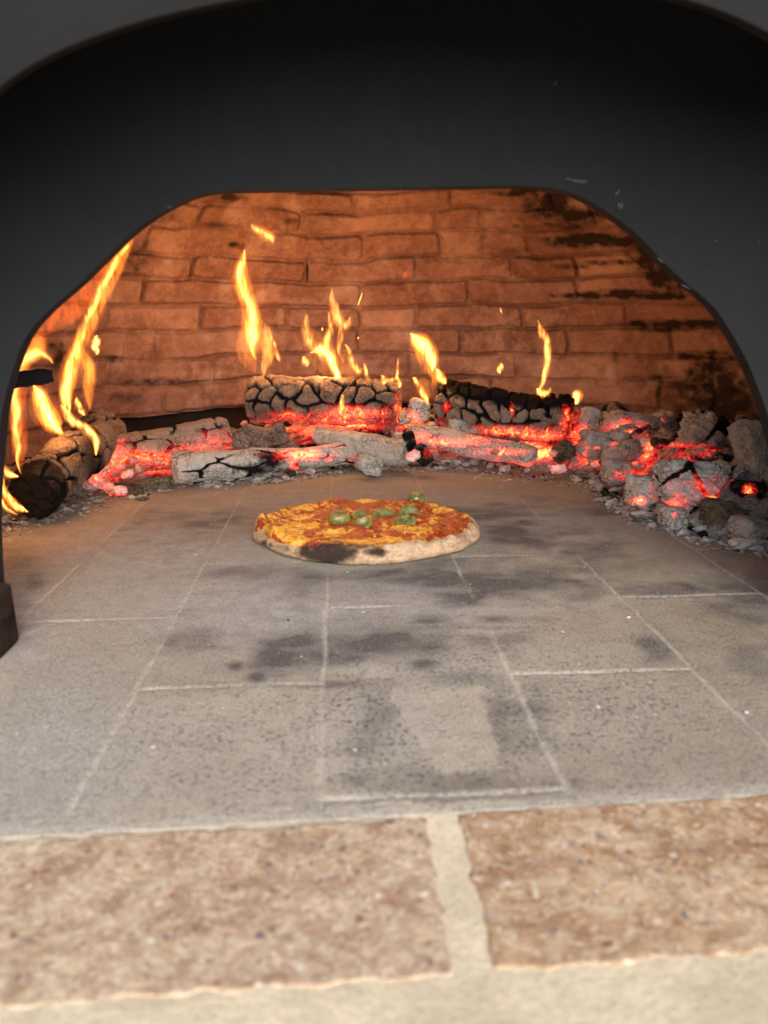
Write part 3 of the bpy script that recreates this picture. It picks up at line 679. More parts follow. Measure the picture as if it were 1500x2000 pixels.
chunk(1426, 1008, 1.03, 112, 62, .06, (0, R_(10), .1), BROWNCOAL, 57, 'brown unburnt lump in front of the large whitish chunk', rnd=4, n=34, tone=.6, jag=.3)
chunk(1330, 975, 1.10, 60, 50, .04, (0, .5, .4), ASHPINK, 58, 'pale chunk wedged left under the large whitish chunk', spots=[(1320, 985, 24, 20, .9)])
chunk(1315, 1012, 1.05, 50, 46, .04, (0, .2, .2), ASHGREY, 59, 'small grey chunk with a dull red spot at the pile foot', spots=[(1318, 1005, 10, 8, .7)])
chunk(1463, 953, 1.04, 28, 30, .05, (0, .3, .9), BROWNCOAL, 60, 'black stub with a fiery orange end right of the large whitish chunk', tone=.15, spots=[(1463, 957, 13, 12, 1.1)], rnd=3)
chunk(1290, 1000 - 60, 1.22, 46, 44, .04, (0, .8, .3), ASHGREY, 61, 'mottled grey chunk between the blocky pale chunk and the large whitish chunk', spots=[(1285, 950, 14, 18, .8)])
chunk(1215, 885, 1.38, 90, 34, .04, (0, R_(-18), .3), ASHGREY, 62, 'slanting grey stick shaped chunk left in the right pile', rnd=4, spots=[(1195, 905, 24, 8, .7)], n=30)
chunk(1268, 872, 1.36, 26, 36, .03, (0, .1, .3), ASHPINK, 63, 'small upright chunk glowing orange in the middle of the right pile', spots=[(1268, 873, 12, 14, 1.1)])
chunk(1320, 872, 1.33, 110, 22, .03, (0, R_(12), .1), BROWNCOAL, 64, 'thin dark stick with a red glowing edge across the right pile', tone=.3, rnd=4, spots=[(1330, 872, 60, 6, .85)], n=30)
chunk(1165, 870, 1.46, 70, 60, .05, (0, .3, .2), ASHGREY, 65, 'grey rubble chunk right of the end of the blackened log', tone=.75, spots=[(1135, 880, 20, 20, .8)], n=30)
chunk(1215, 925, 1.30, 80, 50, .05, (0, .2, .2), ASHGREY, 66, 'low grey chunk glowing dull red at the left foot of the right pile', tone=.7, spots=[(1225, 930, 34, 14, .75)], n=30)
chunk(1440, 945, 1.14, 90, 60, .05, (0, .5, .2), ASHGREY, 67, 'grey pinkish slab behind the large whitish chunk', tone=.85, rnd=6, n=30)
chunk(1350, 915, 1.22, 90, 44, .05, (0, .1, .2), ASHPINK, 68, 'pale ridge of ash behind and above the large whitish chunk', tone=.8, n=30, spots=[(1300, 925, 20, 10, .6)])
chunk(1480, 1035, .98, 110, 44, .06, (0, R_(12), .1), ASHGREY, 69, 'flat grey ash lump at the right edge in front of the brown lump', tone=.75, n=30)
GM = 'small charcoal chunks among the middle logs'
chunk(500, 855, 1.58, 62, 46, .04, (0, .3, .3), ASHWOOD, 71, 'reddish brown chunk between the pink ember log and the middle log', n=26, group=GM)
chunk(470, 862, 1.50, 34, 34, .03, (0, .6, .3), ASHWOOD, 72, 'small rounded brown chunk right of the pink ember log', group=GM)
chunk(535, 850, 1.60, 50, 40, .04, (0, -.3, .3), ASHWOOD, 73, 'tan brown chunk under the left end of the middle cracked log', group=GM)
chunk(722, 908, 1.46, 50, 36, .035, (0, .4, .3), ASHGREY, 74, 'grey pointed chunk at the right end of the front log', tone=.8, group=GM)
chunk(800, 862, 1.50, 22, 40, .02, (0, -.2, .3), BROWNCOAL, 75, 'small black upright chunk in front of the red glow between the two cracked logs', tone=.1, group=GM)
chunk(825, 888, 1.47, 30, 44, .02, (0, -.6, .3), BROWNCOAL, 76, 'dark tilted fragment with a red side below the black upright chunk', tone=.2, spots=[(835, 885, 10, 14, .5)], group=GM)
chunk(1100, 882, 1.44, 44, 36, .03, (0, -.3, .3), BROWNCOAL, 77, 'dark grey chunk below the right end of the blackened log', tone=.45, group=GM)
chunk(1150, 825, 1.52, 36, 60, .03, (0, .2, .3), ASHPINK, 78, 'pinkish chunk glowing orange just right of the blackened log end', spots=[(1140, 845, 14, 22, 1.0)], group=GM)
chunk(818, 800, 1.62, 40, 40, .03, (0, .3, .3), ASHPINK, 79, 'tan chunk glowing at its foot between the two cracked logs', spots=[(805, 815, 18, 14, 1.0)], group=GM)
chunk(290, 948, 1.38, 90, 26, .03, (0, -.1, .2), BROWNCOAL, 80, 'low olive brown lump left of the sawn end of the front log', tone=.6, group=GM)
chunk(245, 958, 1.34, 60, 24, .03, (0, .1, .2), BROWNCOAL, 81, 'dark lump beside the left burning log with a red line beneath it', tone=.35, group=GM, spots=[(220, 966, 30, 4, .9)])
chunk(185, 935, 1.36, 50, 40, .03, (0, .1, .2), ASHPINK, 82, 'ember lump glowing red against the side of the left burning log', group=GM, spots=[(190, 930, 30, 30, .8)])
chunk(905, 832, 1.56, 60, 26, .03, (0, .1, .2), ASHGREY, 83, 'ashy chunk under the left end of the blackened log', tone=.75, group=GM)

rgc = np.random.RandomState(77); kinds = []
for i in range(40):
    if i < 24: qx, qy = rgc.uniform(1150, 1490), rgc.uniform(835, 1000)
    else: qx, qy = rgc.uniform(170, 1120), rgc.uniform(815, 880)
    if i >= 24 and qx < 500: qy = rgc.uniform(866, 890)
    if i < 24 and qy > 905+(qx-1150)*.36: qy -= 60
    Yc = (1.52-(qx-1150)/350*.30-(qy-835)/165*.16) if i < 24 else 1.66-(qy-815)/65*.12
    mt = [ASHGREY, ASHPINK, BROWNCOAL, ASHWOOD][rgc.choice(4, p=[.4, .3, .15, .15])]
    w_ = rgc.uniform(24, 74); h_ = rgc.uniform(14, 30)
    nm = {'grey_ash': 'grey', 'pale_ash_ember': 'whitish', 'brown_charcoal': 'olive brown', 'charred_wood_with_ash': 'tan brown'}[mt.name]
    zn = ('at the back of the right pile' if qy < 880 else 'low in the right pile') if i < 24 else 'behind the pink ember log' if qx < 470 else 'below the middle cracked log' if qx < 800 else 'below the blackened log'
    sh = 'long splinter of ' if w_/h_ > 2.6 else 'broken lump of '
    chunk(qx, qy, Yc, w_, h_, .03*rgc.uniform(.6, 1.3), (rgc.uniform(-.4, .4), rgc.uniform(-.6, .6), rgc.uniform(-.7, .7)), mt, 400+i, sh+nm+' burnt wood '+zn, rnd=rgc.uniform(3, 8), jag=.45, n=20, amp=.22,
          spots=[(qx+rgc.uniform(-10, 10), qy+6, 16, 8, 1.0)] if rgc.rand() < .45 else None, name='burnt_wood_piece', group='broken pieces of burnt wood among the embers', cat='burnt wood')

# pebbles of ash and coal, each an own thing
rg = np.random.RandomState(12); src = []
for k in range(4):
    for mt, nm in ((ASHGREY, 'a'), (ASHPINK, 'b'), (BROWNCOAL, 'c')):
        src.append((mt, k))
protos = {}
def pebble(p, s, mt, k, glowing=False, label=''):
    key = (mt.name, k, glowing)
    if key not in protos:
        o = rough_box('coal_pebble', (0, 0, 0), (.010, .007, .006), (0, 0, 0), mt, 300+k*7, 7, 2.6, .28, jag=.3,
                      glowf=(lambda W_, U, c, Q: .55+.5*fbm(Q, .8, 2, 5)) if glowing else None, tonef=lambda W_, U, c, Q: (.25 if mt is BROWNCOAL else .8)+.4*fbm(Q, 1, 2, 8))
        protos[key] = o.data; bpy.data.objects.remove(o)
    o = bpy.data.objects.new('coal_pebble', protos[key]); C.objects.link(o)
    o.location = p; o.scale = (s, s*rg.uniform(.7, 1.1), s*rg.uniform(.7, 1.1)); o.rotation_euler = (rg.uniform(-.5, .5), rg.uniform(-.5, .5), rg.uniform(0, 6.28))
    return o
edge_pts = [(150, 985), (330, 945), (500, 940), (620, 925), (750, 912), (870, 912), (1000, 920), (1150, 938), (1205, 985), (1250, 1010), (1330, 1035), (1420, 1055), (1500, 1070)]
ep = np.array(edge_pts, float)
for i in range(85):
    t = rg.beta(1.1, .75)*(len(ep)-1.001); j = int(t); q = ep[j]*(1-(t-j))+ep[j+1]*(t-j)
    off_ = abs(rg.normal(0, 10)); w = fl(q[0]+rg.normal(0, 8), q[1]-off_+4)
    s = rg.uniform(.45, 1.35)
    mt = [ASHGREY, ASHPINK, BROWNCOAL][rg.choice(3, p=[.5, .3, .2])]
    o = pebble((w[0], w[1], .003+off_*.0007), s, mt, rg.randint(4))
    kd = {'grey_ash': 'grey ash pebble', 'pale_ash_ember': 'whitish ash pebble', 'brown_charcoal': 'dark brown charcoal pebble'}[mt.name]
    zn = 'before the left embers' if q[0] < 340 else 'before the front ash log' if q[0] < 720 else 'on the tiles behind the pizza' if q[0] < 980 else 'before the blackened log end' if q[0] < 1180 else 'at the corner of the right pile' if q[0] < 1300 else 'at the front foot of the right pile'
    tag(o, ('larger ' if s > .95 else 'tiny ')+kd+' '+zn, 'charcoal', 'ash and charcoal pebbles along the ember edge')
for i in range(46):
    g = GS[rg.randint(len(GS))]; w = fl(g[0]+rg.normal(0, g[2]*.6), g[1]+rg.normal(0, g[3]*.7), .05)
    aa = math.atan2(w[0]-cp[0], w[1]-cp[1]); 
    mt_r = rg.rand() < .6; o = pebble((w[0], w[1], .055), rg.uniform(.7, 1.5), ASHPINK if mt_r else BED, rg.randint(4), True)
    zn = 'beside the left burning log' if g[0] < 450 else 'under the middle cracked log' if g[0] < 780 else 'between the two cracked logs' if g[0] < 960 else 'below the end of the blackened log' if g[0] < 1170 else 'inside the right pile'
    tag(o, 'small '+('nearer' if g[1] > 880 else 'farther')+' lump of glowing '+('red ash' if mt_r else 'dark red')+' coal '+zn, 'charcoal', 'glowing coals in the ember bed')

# scattered ash crumbs: uncountable
def crumbs(name, pts, smin, smax, mat, label, seed):
    rg = np.random.RandomState(seed); V = []; f = []
    base = np.array([(1, 0, 0), (-1, 0, 0), (0, 1, 0), (0, -1, 0), (0, 0, 1), (0, 0, -1)], float)
    bf = [(0, 2, 4), (2, 1, 4), (1, 3, 4), (3, 0, 4), (2, 0, 5), (1, 2, 5), (3, 1, 5), (0, 3, 5)]
    for p in pts:
        s = rg.uniform(smin, smax)*(1+2*(rg.rand() < .06)); a = rg.uniform(0, 6.28); ca, sa = math.cos(a), math.sin(a)
        v = base*(1+rg.uniform(-.35, .35, (6, 1)))*np.array([1.4, .9, .55])*s
        v = np.stack([v[:, 0]*ca-v[:, 1]*sa, v[:, 0]*sa+v[:, 1]*ca, v[:, 2]], 1)+np.array([p[0], p[1], p[2]+s*.3]); b0 = len(V); V += list(v)
        f += [tuple(b0+i for i in q) for q in bf]
    n = len(V); tn = np.repeat(np.clip(rg.normal(.75, .3, n//6), 0, 1), 6)
    return tag(mesh(name, V, f, mat, attrs=dict(tone=tn, glow=np.zeros(n)), smooth=False), label, 'ash', kind='stuff')
pts = []
full = np.array([(-30, 1050), (40, 1015), (110, 990), (200, 968)]+edge_pts[1:], float)
for i in range(2600):
    t = rg.rand()*(len(full)-1.001); j = int(t); q = full[j]*(1-(t-j))+full[j+1]*(t-j)
    wd = 7 if 350 < q[0] < 900 else 15
    if q[0] < 220: wd = 26
    dn = abs(rg.normal(0, wd*.6))*(1 if rg.rand() < .55 else -1)
    w = fl(q[0]+rg.normal(0, 10), q[1]+dn+2); pts.append((w[0], w[1], 0.0 if dn > -2 else .004-dn*.0006))
crumbs('ash', pts, .0010, .0034, ASHGREY, 'loose crumbs of pale ash and black charcoal along the ember edge', 5)
pts = []
for i in range(420):
    q = (rg.uniform(0, 1500), rg.uniform(960, 1480)); w = fl(*q); pts.append((w[0], w[1], 0.0))
crumbs('flour_dust', pts, .0003, .0009, ASHPINK, 'fine specks of flour and ash scattered over the tiles', 6)
for i, (qx, qy, s, an) in enumerate([(1465, 1072, 1.9, .35), (1255, 1012, 1.3, .2), (880, 908, 1.5, .1), (1325, 935, .9, 1)]):
    w = fl(qx, qy); o = pebble((w[0], w[1], .006), s, ASHPINK, i); o.rotation_euler = (0, 0, -an); o.scale = (s*1.5, s*.8, s*.7); o.name = 'ash_flake'
    tag(o, ['long pale flake of ash lying on the floor at the far right', 'white flake of ash on the floor before the pile corner', 'flat white flake of ash in front of the middle glow', 'pale ash flake high in the right pile'][i], 'ash flake', 'larger pale ash flakes')

# ------------------------------------------------------------------ pizza
m = M('pizza_topping'); cheese = m.attr('cheese'); burn = m.attr('burn'); dough = m.attr('dough'); 
n1 = m.noise(26, 5, .65, .9); n2 = m.noise(85, 5, .7, 1.2); n3 = m.noise(300, 4, .7)
sauce = m.mix(m.ramp(n2, [(.4, 0), (.6, 1)]), (.30, .018, .005), (.46, .075, .014))
chs = m.mix(m.ramp(n2, [(.38, 0), (.62, 1)]), (.75, .27, .012), (.92, .55, .09))
ck = m.ramp(m.math('ADD', m.noise(34, 5, .7, .3), m.math('MULTIPLY', cheese, .38)), [(.52, 0), (.58, 1)])
c = m.mix(ck, sauce, chs)
c = m.mix(m.ramp(n3, [(.58, 0), (.72, .6)]), c, (.85, .50, .22))
c = m.mix(m.ramp(m.noise(55, 5, .7, .6), [(.54, 0), (.64, .85)]), c, (.13, .018, .006))
dgh = m.mix(m.ramp(n2, [(.4, 0), (.65, 1)]), (.38, .235, .13), (.54, .39, .26))
dgh = m.mix(m.ramp(n3, [(.5, 0), (.75, .5)]), dgh, (.72, .60, .48))
dgh = m.mix(m.ramp(m.noise(60, 4, .7), [(.5, 0), (.66, .75)]), dgh, (.30, .145, .06))
dd_ = m.ramp(m.math('ADD', dough, m.math('MULTIPLY', m.math('SUBTRACT', n2, .5), .35)), [(.44, 0), (.56, 1)])
c = m.mix(dd_, c, dgh)
c = m.mix(m.ramp(m.math('ADD', burn, m.math('MULTIPLY', m.math('SUBTRACT', n2, .5), .7)), [(.22, 0), (.45, .65), (.72, .98)]), c, (.020, .009, .006))
m.col(c); m.L(m.ramp(dd_, [(0, .20), (1, .85)]), m.b.inputs['Roughness']); m.b.inputs['Specular IOR Level'].default_value = .45
m.b.inputs['Subsurface Weight'].default_value = .08; m.b.inputs['Subsurface Radius'].default_value = (.01, .004, .002); m.b.inputs['Subsurface Scale'].default_value = .3
m.bump(m.math('ADD', m.math('MULTIPLY', n2, .8), m.math('MULTIPLY', n3, .35)), .0050)
PIZZA = m.m
pc = np.array([.035, 1.058]); NA = 420; rows = []
an = np.linspace(0, 2*pi, NA, endpoint=False)
ctr = np.stack([np.cos(an), np.sin(an), an*0], 1)
RR0 = (.150+.010*np.abs(np.cos(an))**2)*(1+.034*noise(ctr, 1.8, 7)+.020*noise(ctr, 5, 8)+.009*noise(ctr, 14, 9))
RR0 = RR0*(1-.035*np.clip(-np.cos(an), 0, 1)**3)*(1-.05*np.exp(-((an-2.10)/.16)**2))                         # notch at the back left
th_edge = .0205*(1+.22*noise(ctr, 2.2, 17)+.14*noise(ctr, 6, 18))*np.where(np.sin(an) < 0, 1.30, .85)*(1+.10*noise(ctr, 15, 19))
def dough_layer(cover):
    prof_ = [(0, 0)]; V = []; meta = []
    rl = np.concatenate([np.linspace(.01, .84, 90), np.linspace(.85, 1.0, 34)])
    for r in rl:                                                     # top
        e = sst(.84, .93, r); fall = np.clip((r-.93)/.07, 0, 1)
        h = .0135+(th_edge-.0135)*e; h = h-(h-th_edge*.55)*fall**2.2
        V.append(np.stack([RR0*r*np.cos(an), RR0*r*np.sin(an), h], 1)); meta.append(r)
    for k, (r, hz) in enumerate([(1.006, .45), (1.008, .35), (1.004, .24), (.995, .14), (.975, .05), (.95, 0.0)]):
        V.append(np.stack([RR0*r*np.cos(an), RR0*r*np.sin(an), th_edge*hz+.0003], 1)); meta.append(1.01+k*.01)
    return V, meta
Vr, meta = dough_layer(0); V = np.vstack(Vr); mr = np.repeat(meta, NA); aa = np.tile(an, len(meta))
V[:, 2] += np.where(mr < 1.0, fbm(V, 75, 4, 30)*.0030+fbm(V, 25, 3, 31)*.0028, fbm(V, 60, 3, 32)*.0008)
V[:, :2] *= (1+.012*fbm(V, 45, 3, 33)*(mr > .9))[:, None]
Wd = V+np.array([pc[0], pc[1], 0]); px = topx(Wd)
# where topping ends: far out at left/back, leaves a pale rim at front right
rim = .975+.03*noise(ctr, 3, 40)+.035*noise(ctr, 9, 41)
rim = rim-.15*np.exp(-((an-5.35)/.55)**2)-.03*np.exp(-((an-4.6)/.3)**2)+.015*np.exp(-((an-3.9)/.4)**2)-.05*np.exp(-((an-.0)/.2)**2)
rimv = np.tile(rim, len(meta))
dough = sst(-.02, .02, mr-rimv)
BN = [(620, 1070, 50, 8, .5), (645, 1082, 40, 20, 1.35), (600, 1078, 20, 14, .9), (735, 1080, 28, 9, .95), (690, 1068, 60, 6, .6), (640, 1092, 14, 12, .7), (560, 1072, 10, 8, .5), (515, 1060, 6, 6, .7), (528, 1064, 5, 5, .7), (545, 1068, 30, 5, .4), (800, 1040, 60, 3, .35), (700, 1092, 22, 6, .3)]
burn = blots(px, Wd, BN, 60, .3, 70)
chz = blots(px, Wd, [(570, 1040, 40, 24, 1), (730, 1062, 90, 7, 1), (590, 990, 40, 10, .8), (890, 1000, 40, 14, .8), (720, 978, 40, 6, .6), (810, 1038, 26, 6, .8), (640, 1045, 50, 8, .6), (860, 985, 20, 6, .8)], 61, .35, 60)*.75-.12
pizza = empty('pizza', (pc[0], pc[1], 0), 'small rustic pizza with a charred crust and green olives on the tiled oven floor', 'pizza')
def strip_faces(n, k):
    iu, ia = np.meshgrid(np.arange(n-1), np.arange(k), indexing='ij')
    return np.stack([iu*k+ia, (iu+1)*k+ia, (iu+1)*k+(ia+1) % k, iu*k+(ia+1) % k], -1).reshape(-1, 4)
nR = len(meta)
crust = mesh('crust', V, strip_faces(nR, NA), PIZZA, attrs=dict(cheese=chz, burn=burn, dough=np.ones(len(V))), parent=pizza)
crust['label'] = 'pale blistered crust, burnt black at the front left'
tm = mr < 1.0; nT = int(tm.sum()/NA); Vt = V[:nT*NA].copy()
lift = .0014+.0062*np.clip(fbm(Vt, 42, 4, 71)+.12, 0, 1)+.0012*np.abs(fbm(Vt, 130, 3, 72))
inside = 1-sst(-.012, .004, mr[:nT*NA]-rimv[:nT*NA])
Vt[:, 2] += np.where(inside > .01, lift*inside, 0)-.0012*(1-inside)
topo = mesh('topping', Vt, strip_faces(nT, NA), PIZZA, attrs=dict(cheese=chz[:nT*NA], burn=burn[:nT*NA], dough=np.zeros(nT*NA)), parent=pizza)
bm = bmesh.new(); bm.from_mesh(topo.data); bm.verts.ensure_lookup_table()
kill = [bm.verts[i] for i in np.nonzero(inside < .02)[0]]; bmesh.ops.delete(bm, geom=kill, context='VERTS'); bm.to_mesh(topo.data); bm.free()
topo['label'] = 'melted orange cheese over red tomato sauce'
m = M('green_olive'); n1 = m.noise(120, 4); c = m.mix(m.ramp(n1, [(.35, 0), (.65, 1)]), (.085, .095, .022), (.20, .22, .045))
m.col(c); m.rough(.22, .6); m.bump(m.noise(220, 3), .0012); OLIVE = m.m
m = M('olive_flesh'); n1 = m.noise(160, 4); c = m.mix(m.ramp(n1, [(.35, 0), (.65, 1)]), (.07, .065, .02), (.24, .24, .09)); m.col(c); m.rough(.3, .6); m.bump(n1, .002); FLESH = m.m
def olive(px_, py_, rad, rot, thick, label, hollow=True):
    w = fl(px_, py_, .019); root = empty('olive_slice', (0, 0, 0), None, None); root.parent = pizza
    root.location = (w[0]-pc[0], w[1]-pc[1], .0155+rad*(.5 if rot[0] > 1 else .2)*abs(math.sin(rot[0]))+thick*.15); root.rotation_euler = rot; root['label'] = label
    root.parent = pizza
    # skin: domed cap
    n = 28; V = []; prof_ = [(1.0, 0), (1.03, .25), (1.0, .6), (.93, .85), (.84, .97), (.55, .93 if not hollow else .72), (.30, .88 if not hollow else .0), (.02, .86 if not hollow else -.1)]
    for r, z in prof_:
        for k in range(n):
            a = 2*pi*k/n; w_ = 1+.05*math.sin(a*3+px_)
            V.append((rad*r*w_*math.cos(a), rad*.86*r*w_*math.sin(a), thick*(z-.3)))
    f = [(i*n+k, i*n+(k+1) % n, (i+1)*n+(k+1) % n, (i+1)*n+k) for i in range(len(prof_)-1) for k in range(n)]
    f.append(tuple(range(n))[::-1])
    o = mesh('skin', V[:5*n], [q for q in f[:4*n]]+[f[-1]], OLIVE, parent=root)
    V2 = V[4*n:]; f2 = [(i*n+k, i*n+(k+1) % n, (i+1)*n+(k+1) % n, (i+1)*n+k) for i in range(3) for k in range(n)]+[tuple(3*n+k for k in range(n))]
    mesh('flesh', V2, f2, FLESH, parent=root)
    return root
olive(663, 1013, .0160, (R_(14), 0, .2), .013, 'bright green rounded olive at the left of the cluster', False)
olive(707, 1006, .0170, (R_(16), R_(10), .4), .0045, 'dark flat olive slice in the middle of the cluster')
olive(710, 1022, .0130, (R_(30), R_(-12), .1), .0050, 'half buried olive slice nearest the front crust')
olive(752, 1006, .0180, (R_(22), R_(18), -.3), .0040, 'long thin olive slice right of the middle')
olive(801, 1003, .0170, (R_(34), R_(12), -.1), .0040, 'olive ring with a grey green face at the right')
olive(792, 1020, .0160, (R_(24), R_(-6), .1), .008, 'glossy bright green olive slice in front of the ring', False)
olive(814, 979, .0130, (R_(68), R_(-8), .15), .009, 'olive slice standing on edge at the back')
olive(800, 990, .0125, (R_(14), R_(6), .3), .0035, 'small olive slice lying before the upright one')
# cheese bubble hanging on the right rim
rough_box('cheese_drip', (0, 0, 0), (.006, .006, .005), (0, 0, 0), PIZZA, 5, 8, 2.2, .1)
dr = bpy.data.objects['cheese_drip']; dr.parent = pizza; w = fl(924, 1044, .012); dr.matrix_world = Matrix.Translation((0, 0, 0)); dr.location = (w[0]-pc[0], w[1]-pc[1], .012)
for k_, v_ in (('cheese', 1.0), ('burn', 0.0), ('dough', 0.45)):
    at = dr.data.attributes.new(k_, 'FLOAT', 'POINT'); at.data.foreach_set('value', [v_]*len(dr.data.vertices))

# ------------------------------------------------------------------ flames
fm = {}; FIRE = .32; FLAME = .88
def flame_mat(strength, col):
    key = (round(strength), col)
    if key in fm: return fm[key]
    m = bpy.data.materials.new('flame'); m.use_nodes = True; t = m.node_tree; t.nodes.clear()
    out = t.nodes.new('ShaderNodeOutputMaterial'); e = t.nodes.new('ShaderNodeEmission')
    e.inputs[0].default_value = (*col, 1)
    tc = t.nodes.new('ShaderNodeTexCoord'); mp = t.nodes.new('ShaderNodeMapping'); mp.inputs['Scale'].default_value = (1, 1, .22)
    nz = t.nodes.new('ShaderNodeTexNoise'); nz.inputs['Scale'].default_value = 110; nz.inputs['Detail'].default_value = 2; nz.inputs['Distortion'].default_value = .8
    mr_ = t.nodes.new('ShaderNodeMapRange'); mr_.inputs[1].default_value = .36; mr_.inputs[2].default_value = .64; mr_.inputs[3].default_value = strength*.08; mr_.inputs[4].default_value = strength*1.9
    t.links.new(tc.outputs['Object'], mp.inputs[0]); t.links.new(mp.outputs[0], nz.inputs['Vector']); t.links.new(nz.outputs['Fac'], mr_.inputs[0]); t.links.new(mr_.outputs[0], e.inputs[1])
    t.links.new(e.outputs[0], out.inputs['Volume']); fm[key] = m; return m
ORANGE = (1.0, .26, .025); YEL = (1.0, .36, .045); REDF = (1.0, .13, .015); PALE = (1.0, .42, .07)
def resample(s, n):
    s = np.array(s, float); d = np.concatenate([[0], np.cumsum(np.hypot(np.diff(s[:, 0]), np.diff(s[:, 1])))]); 
    u = np.linspace(0, d[-1], n)
    # Catmull-Rom through the control points
    out = []
    for q in u:
        i = min(max(np.searchsorted(d, q)-1, 0), len(s)-2); t = (q-d[i])/(d[i+1]-d[i]+1e-9)
        p0 = s[max(i-1, 0)]; p1 = s[i]; p2 = s[i+1]; p3 = s[min(i+2, len(s)-1)]
        out.append(.5*((2*p1)+(-p0+p2)*t+(2*p0-5*p1+4*p2-p3)*t*t+(-p0+3*p1-3*p2+p3)*t**3))
    return np.array(out)
def tongue(root, s, Y_, I=2.5, col=ORANGE, dpt=.8, drift=0.0):
    s = [(a, b, c_) for a, b, c_ in s]
    q = resample(s, max(14, len(s)*6)); n = len(q); k = Y_/F
    pts = np.array([P(a, b, Y_+drift*(i/n)+.004*math.sin(i*.35)) for i, (a, b, c_) in enumerate(q)])
    r = np.maximum(q[:, 2], .3)*k*.98; rm = r.max()
    endf = np.minimum(1, np.minimum(np.arange(n)+.3, n-.7-np.arange(n))/(.22*n)); endf = np.sqrt(np.clip(endf, .02, 1))
    r = r*np.clip(endf*1.15, .05, 1)
    dp = np.maximum(r*.55, rm*.5)*dpt*endf*1.2
    for kk, (sc_, fr, cc) in enumerate(((1.45, .20, (1, .20, .018)), (1.0, .42, col), (.55, .50, (1, .50, .12)))):
        if I < .9 and kk == 2: continue
        if I < .6 and kk == 0: continue
        ff = fr*(1.8 if I < .9 else 1)
        o = tube('tongue' if kk == 0 or I < .6 else 'flame_core', pts+np.array([[.0009*kk*math.sin(j_*.5+I*7), .001*kk, 0] for j_ in range(n)]), r*sc_, flame_mat(FLAME*ff*I/(2*dp.max()*sc_), cc), ns=16, depth=dp*sc_, parent=root)
    return o
def flame(label, Y_, base, tongues, light=None, group='flames rising from the logs', lc=(1, .44, .155)):
    root = empty('flame', P(base[0], base[1], Y_), label, 'flame', group)
    for tg in tongues:
        s, I, col = tg[:3]; tongue(root, s, Y_+(tg[3] if len(tg) > 3 else 0), I, col)
    for (lx, ly, e, rad) in (light or []):
        l = bpy.data.lights.new('fire_light', 'POINT'); l.energy = e*FIRE; l.color = lc; l.shadow_soft_size = rad
        lo = bpy.data.objects.new('fire_light', l); C.objects.link(lo); lo.location = P(lx, ly, Y_+.0).tolist(); par(lo, root)
flame('tall thin flame leaning right from the left burning log', 1.30, (140, 830),
      [([(140, 828, 7), (132, 800, 9), (130, 760, 10), (138, 725, 9), (146, 695, 8), (156, 660, 7), (172, 620, 6.5), (190, 580, 6.5), (207, 545, 6), (226, 512, 6), (246, 482, 5), (262, 460, 3), (272, 448, 1)], 2.4, YEL),
       ([(125, 800, 9), (134, 740, 14), (150, 690, 13), (172, 640, 11), (202, 580, 9), (234, 520, 7), (262, 465, 4)], .75, ORANGE, .01),
       ([(175, 800, 4), (172, 765, 8), (174, 730, 11), (166, 700, 10), (152, 675, 7)], .8, ORANGE),
       ([(124, 800, 4), (124, 770, 7), (130, 735, 7), (136, 705, 5), (142, 690, 2)], 1.8, YEL, -.02),
       ([(95, 650, 12), (140, 600, 24), (190, 545, 22), (230, 490, 12), (268, 450, 4)], .5, REDF, .03)],  # wide faint volume painting the glow haze along the mouth edge
      light=[(140, 730, .75, .03), (210, 560, .2, .03)])
flame('bright white hot flame licking the top of the left burning log', 1.24, (110, 850),
      [([(122, 848, 6), (108, 835, 12), (95, 815, 14), (84, 790, 12), (75, 768, 9), (66, 752, 4)], 4.5, YEL),
       ([(186, 890, 3), (189, 868, 6), (180, 848, 7), (163, 833, 7), (143, 824, 8), (128, 806, 7), (118, 790, 4)], 3.0, YEL, -.02),
       ([(150, 776, 3), (152, 792, 6), (160, 806, 5), (163, 812, 2)], 2.2, YEL),
       ([(118, 846, 5), (95, 815, 22), (80, 780, 18), (68, 750, 8)], .6, ORANGE)], light=[(115, 815, .8, .03)])
flame('looping flame curling over the blackened bar at the left edge', 1.06, (38, 920),
      [([(38, 925, 2), (34, 895, 5), (33, 850, 8), (30, 800, 9), (28, 760, 9), (34, 722, 11), (52, 698, 12), (75, 690, 11), (95, 698, 8), (104, 712, 3)], 2.1, YEL),
       ([(40, 930, 2), (42, 880, 9), (40, 820, 13), (38, 760, 13), (48, 700, 16), (80, 690, 16), (104, 708, 6)], .45, REDF, .02),
       ([(62, 690, 8), (75, 672, 14), (90, 662, 6)], .7, REDF), ([(20, 740, 12), (40, 690, 22), (80, 640, 20), (120, 590, 10)], .35, REDF, .03)], light=[(40, 800, .5, .02)])  # last wide tongue is painted glow haze as well
flame('low flame wrapping round the black near end of the left burning log', 1.06, (25, 990),
      [([(-20, 895, 8), (0, 912, 8), (16, 925, 7), (34, 932, 3)], 3.2, YEL), ([(2, 925, 3), (4, 948, 5), (12, 968, 7), (28, 986, 8), (46, 997, 5), (56, 1000, 2)], 2.6, YEL),
       ([(-8, 940, 4), (-4, 970, 5), (12, 992, 4), (32, 1006, 2)], 2.2, ORANGE)], light=[(0, 960, .35, .02)])
flame('small detached flame floating right of the tall left flame', 1.30, (188, 690), [([(188, 655, 3), (188, 665, 7), (184, 675, 7), (188, 684, 5), (190, 693, 2)], 3.0, YEL)], group='detached flames in the air')
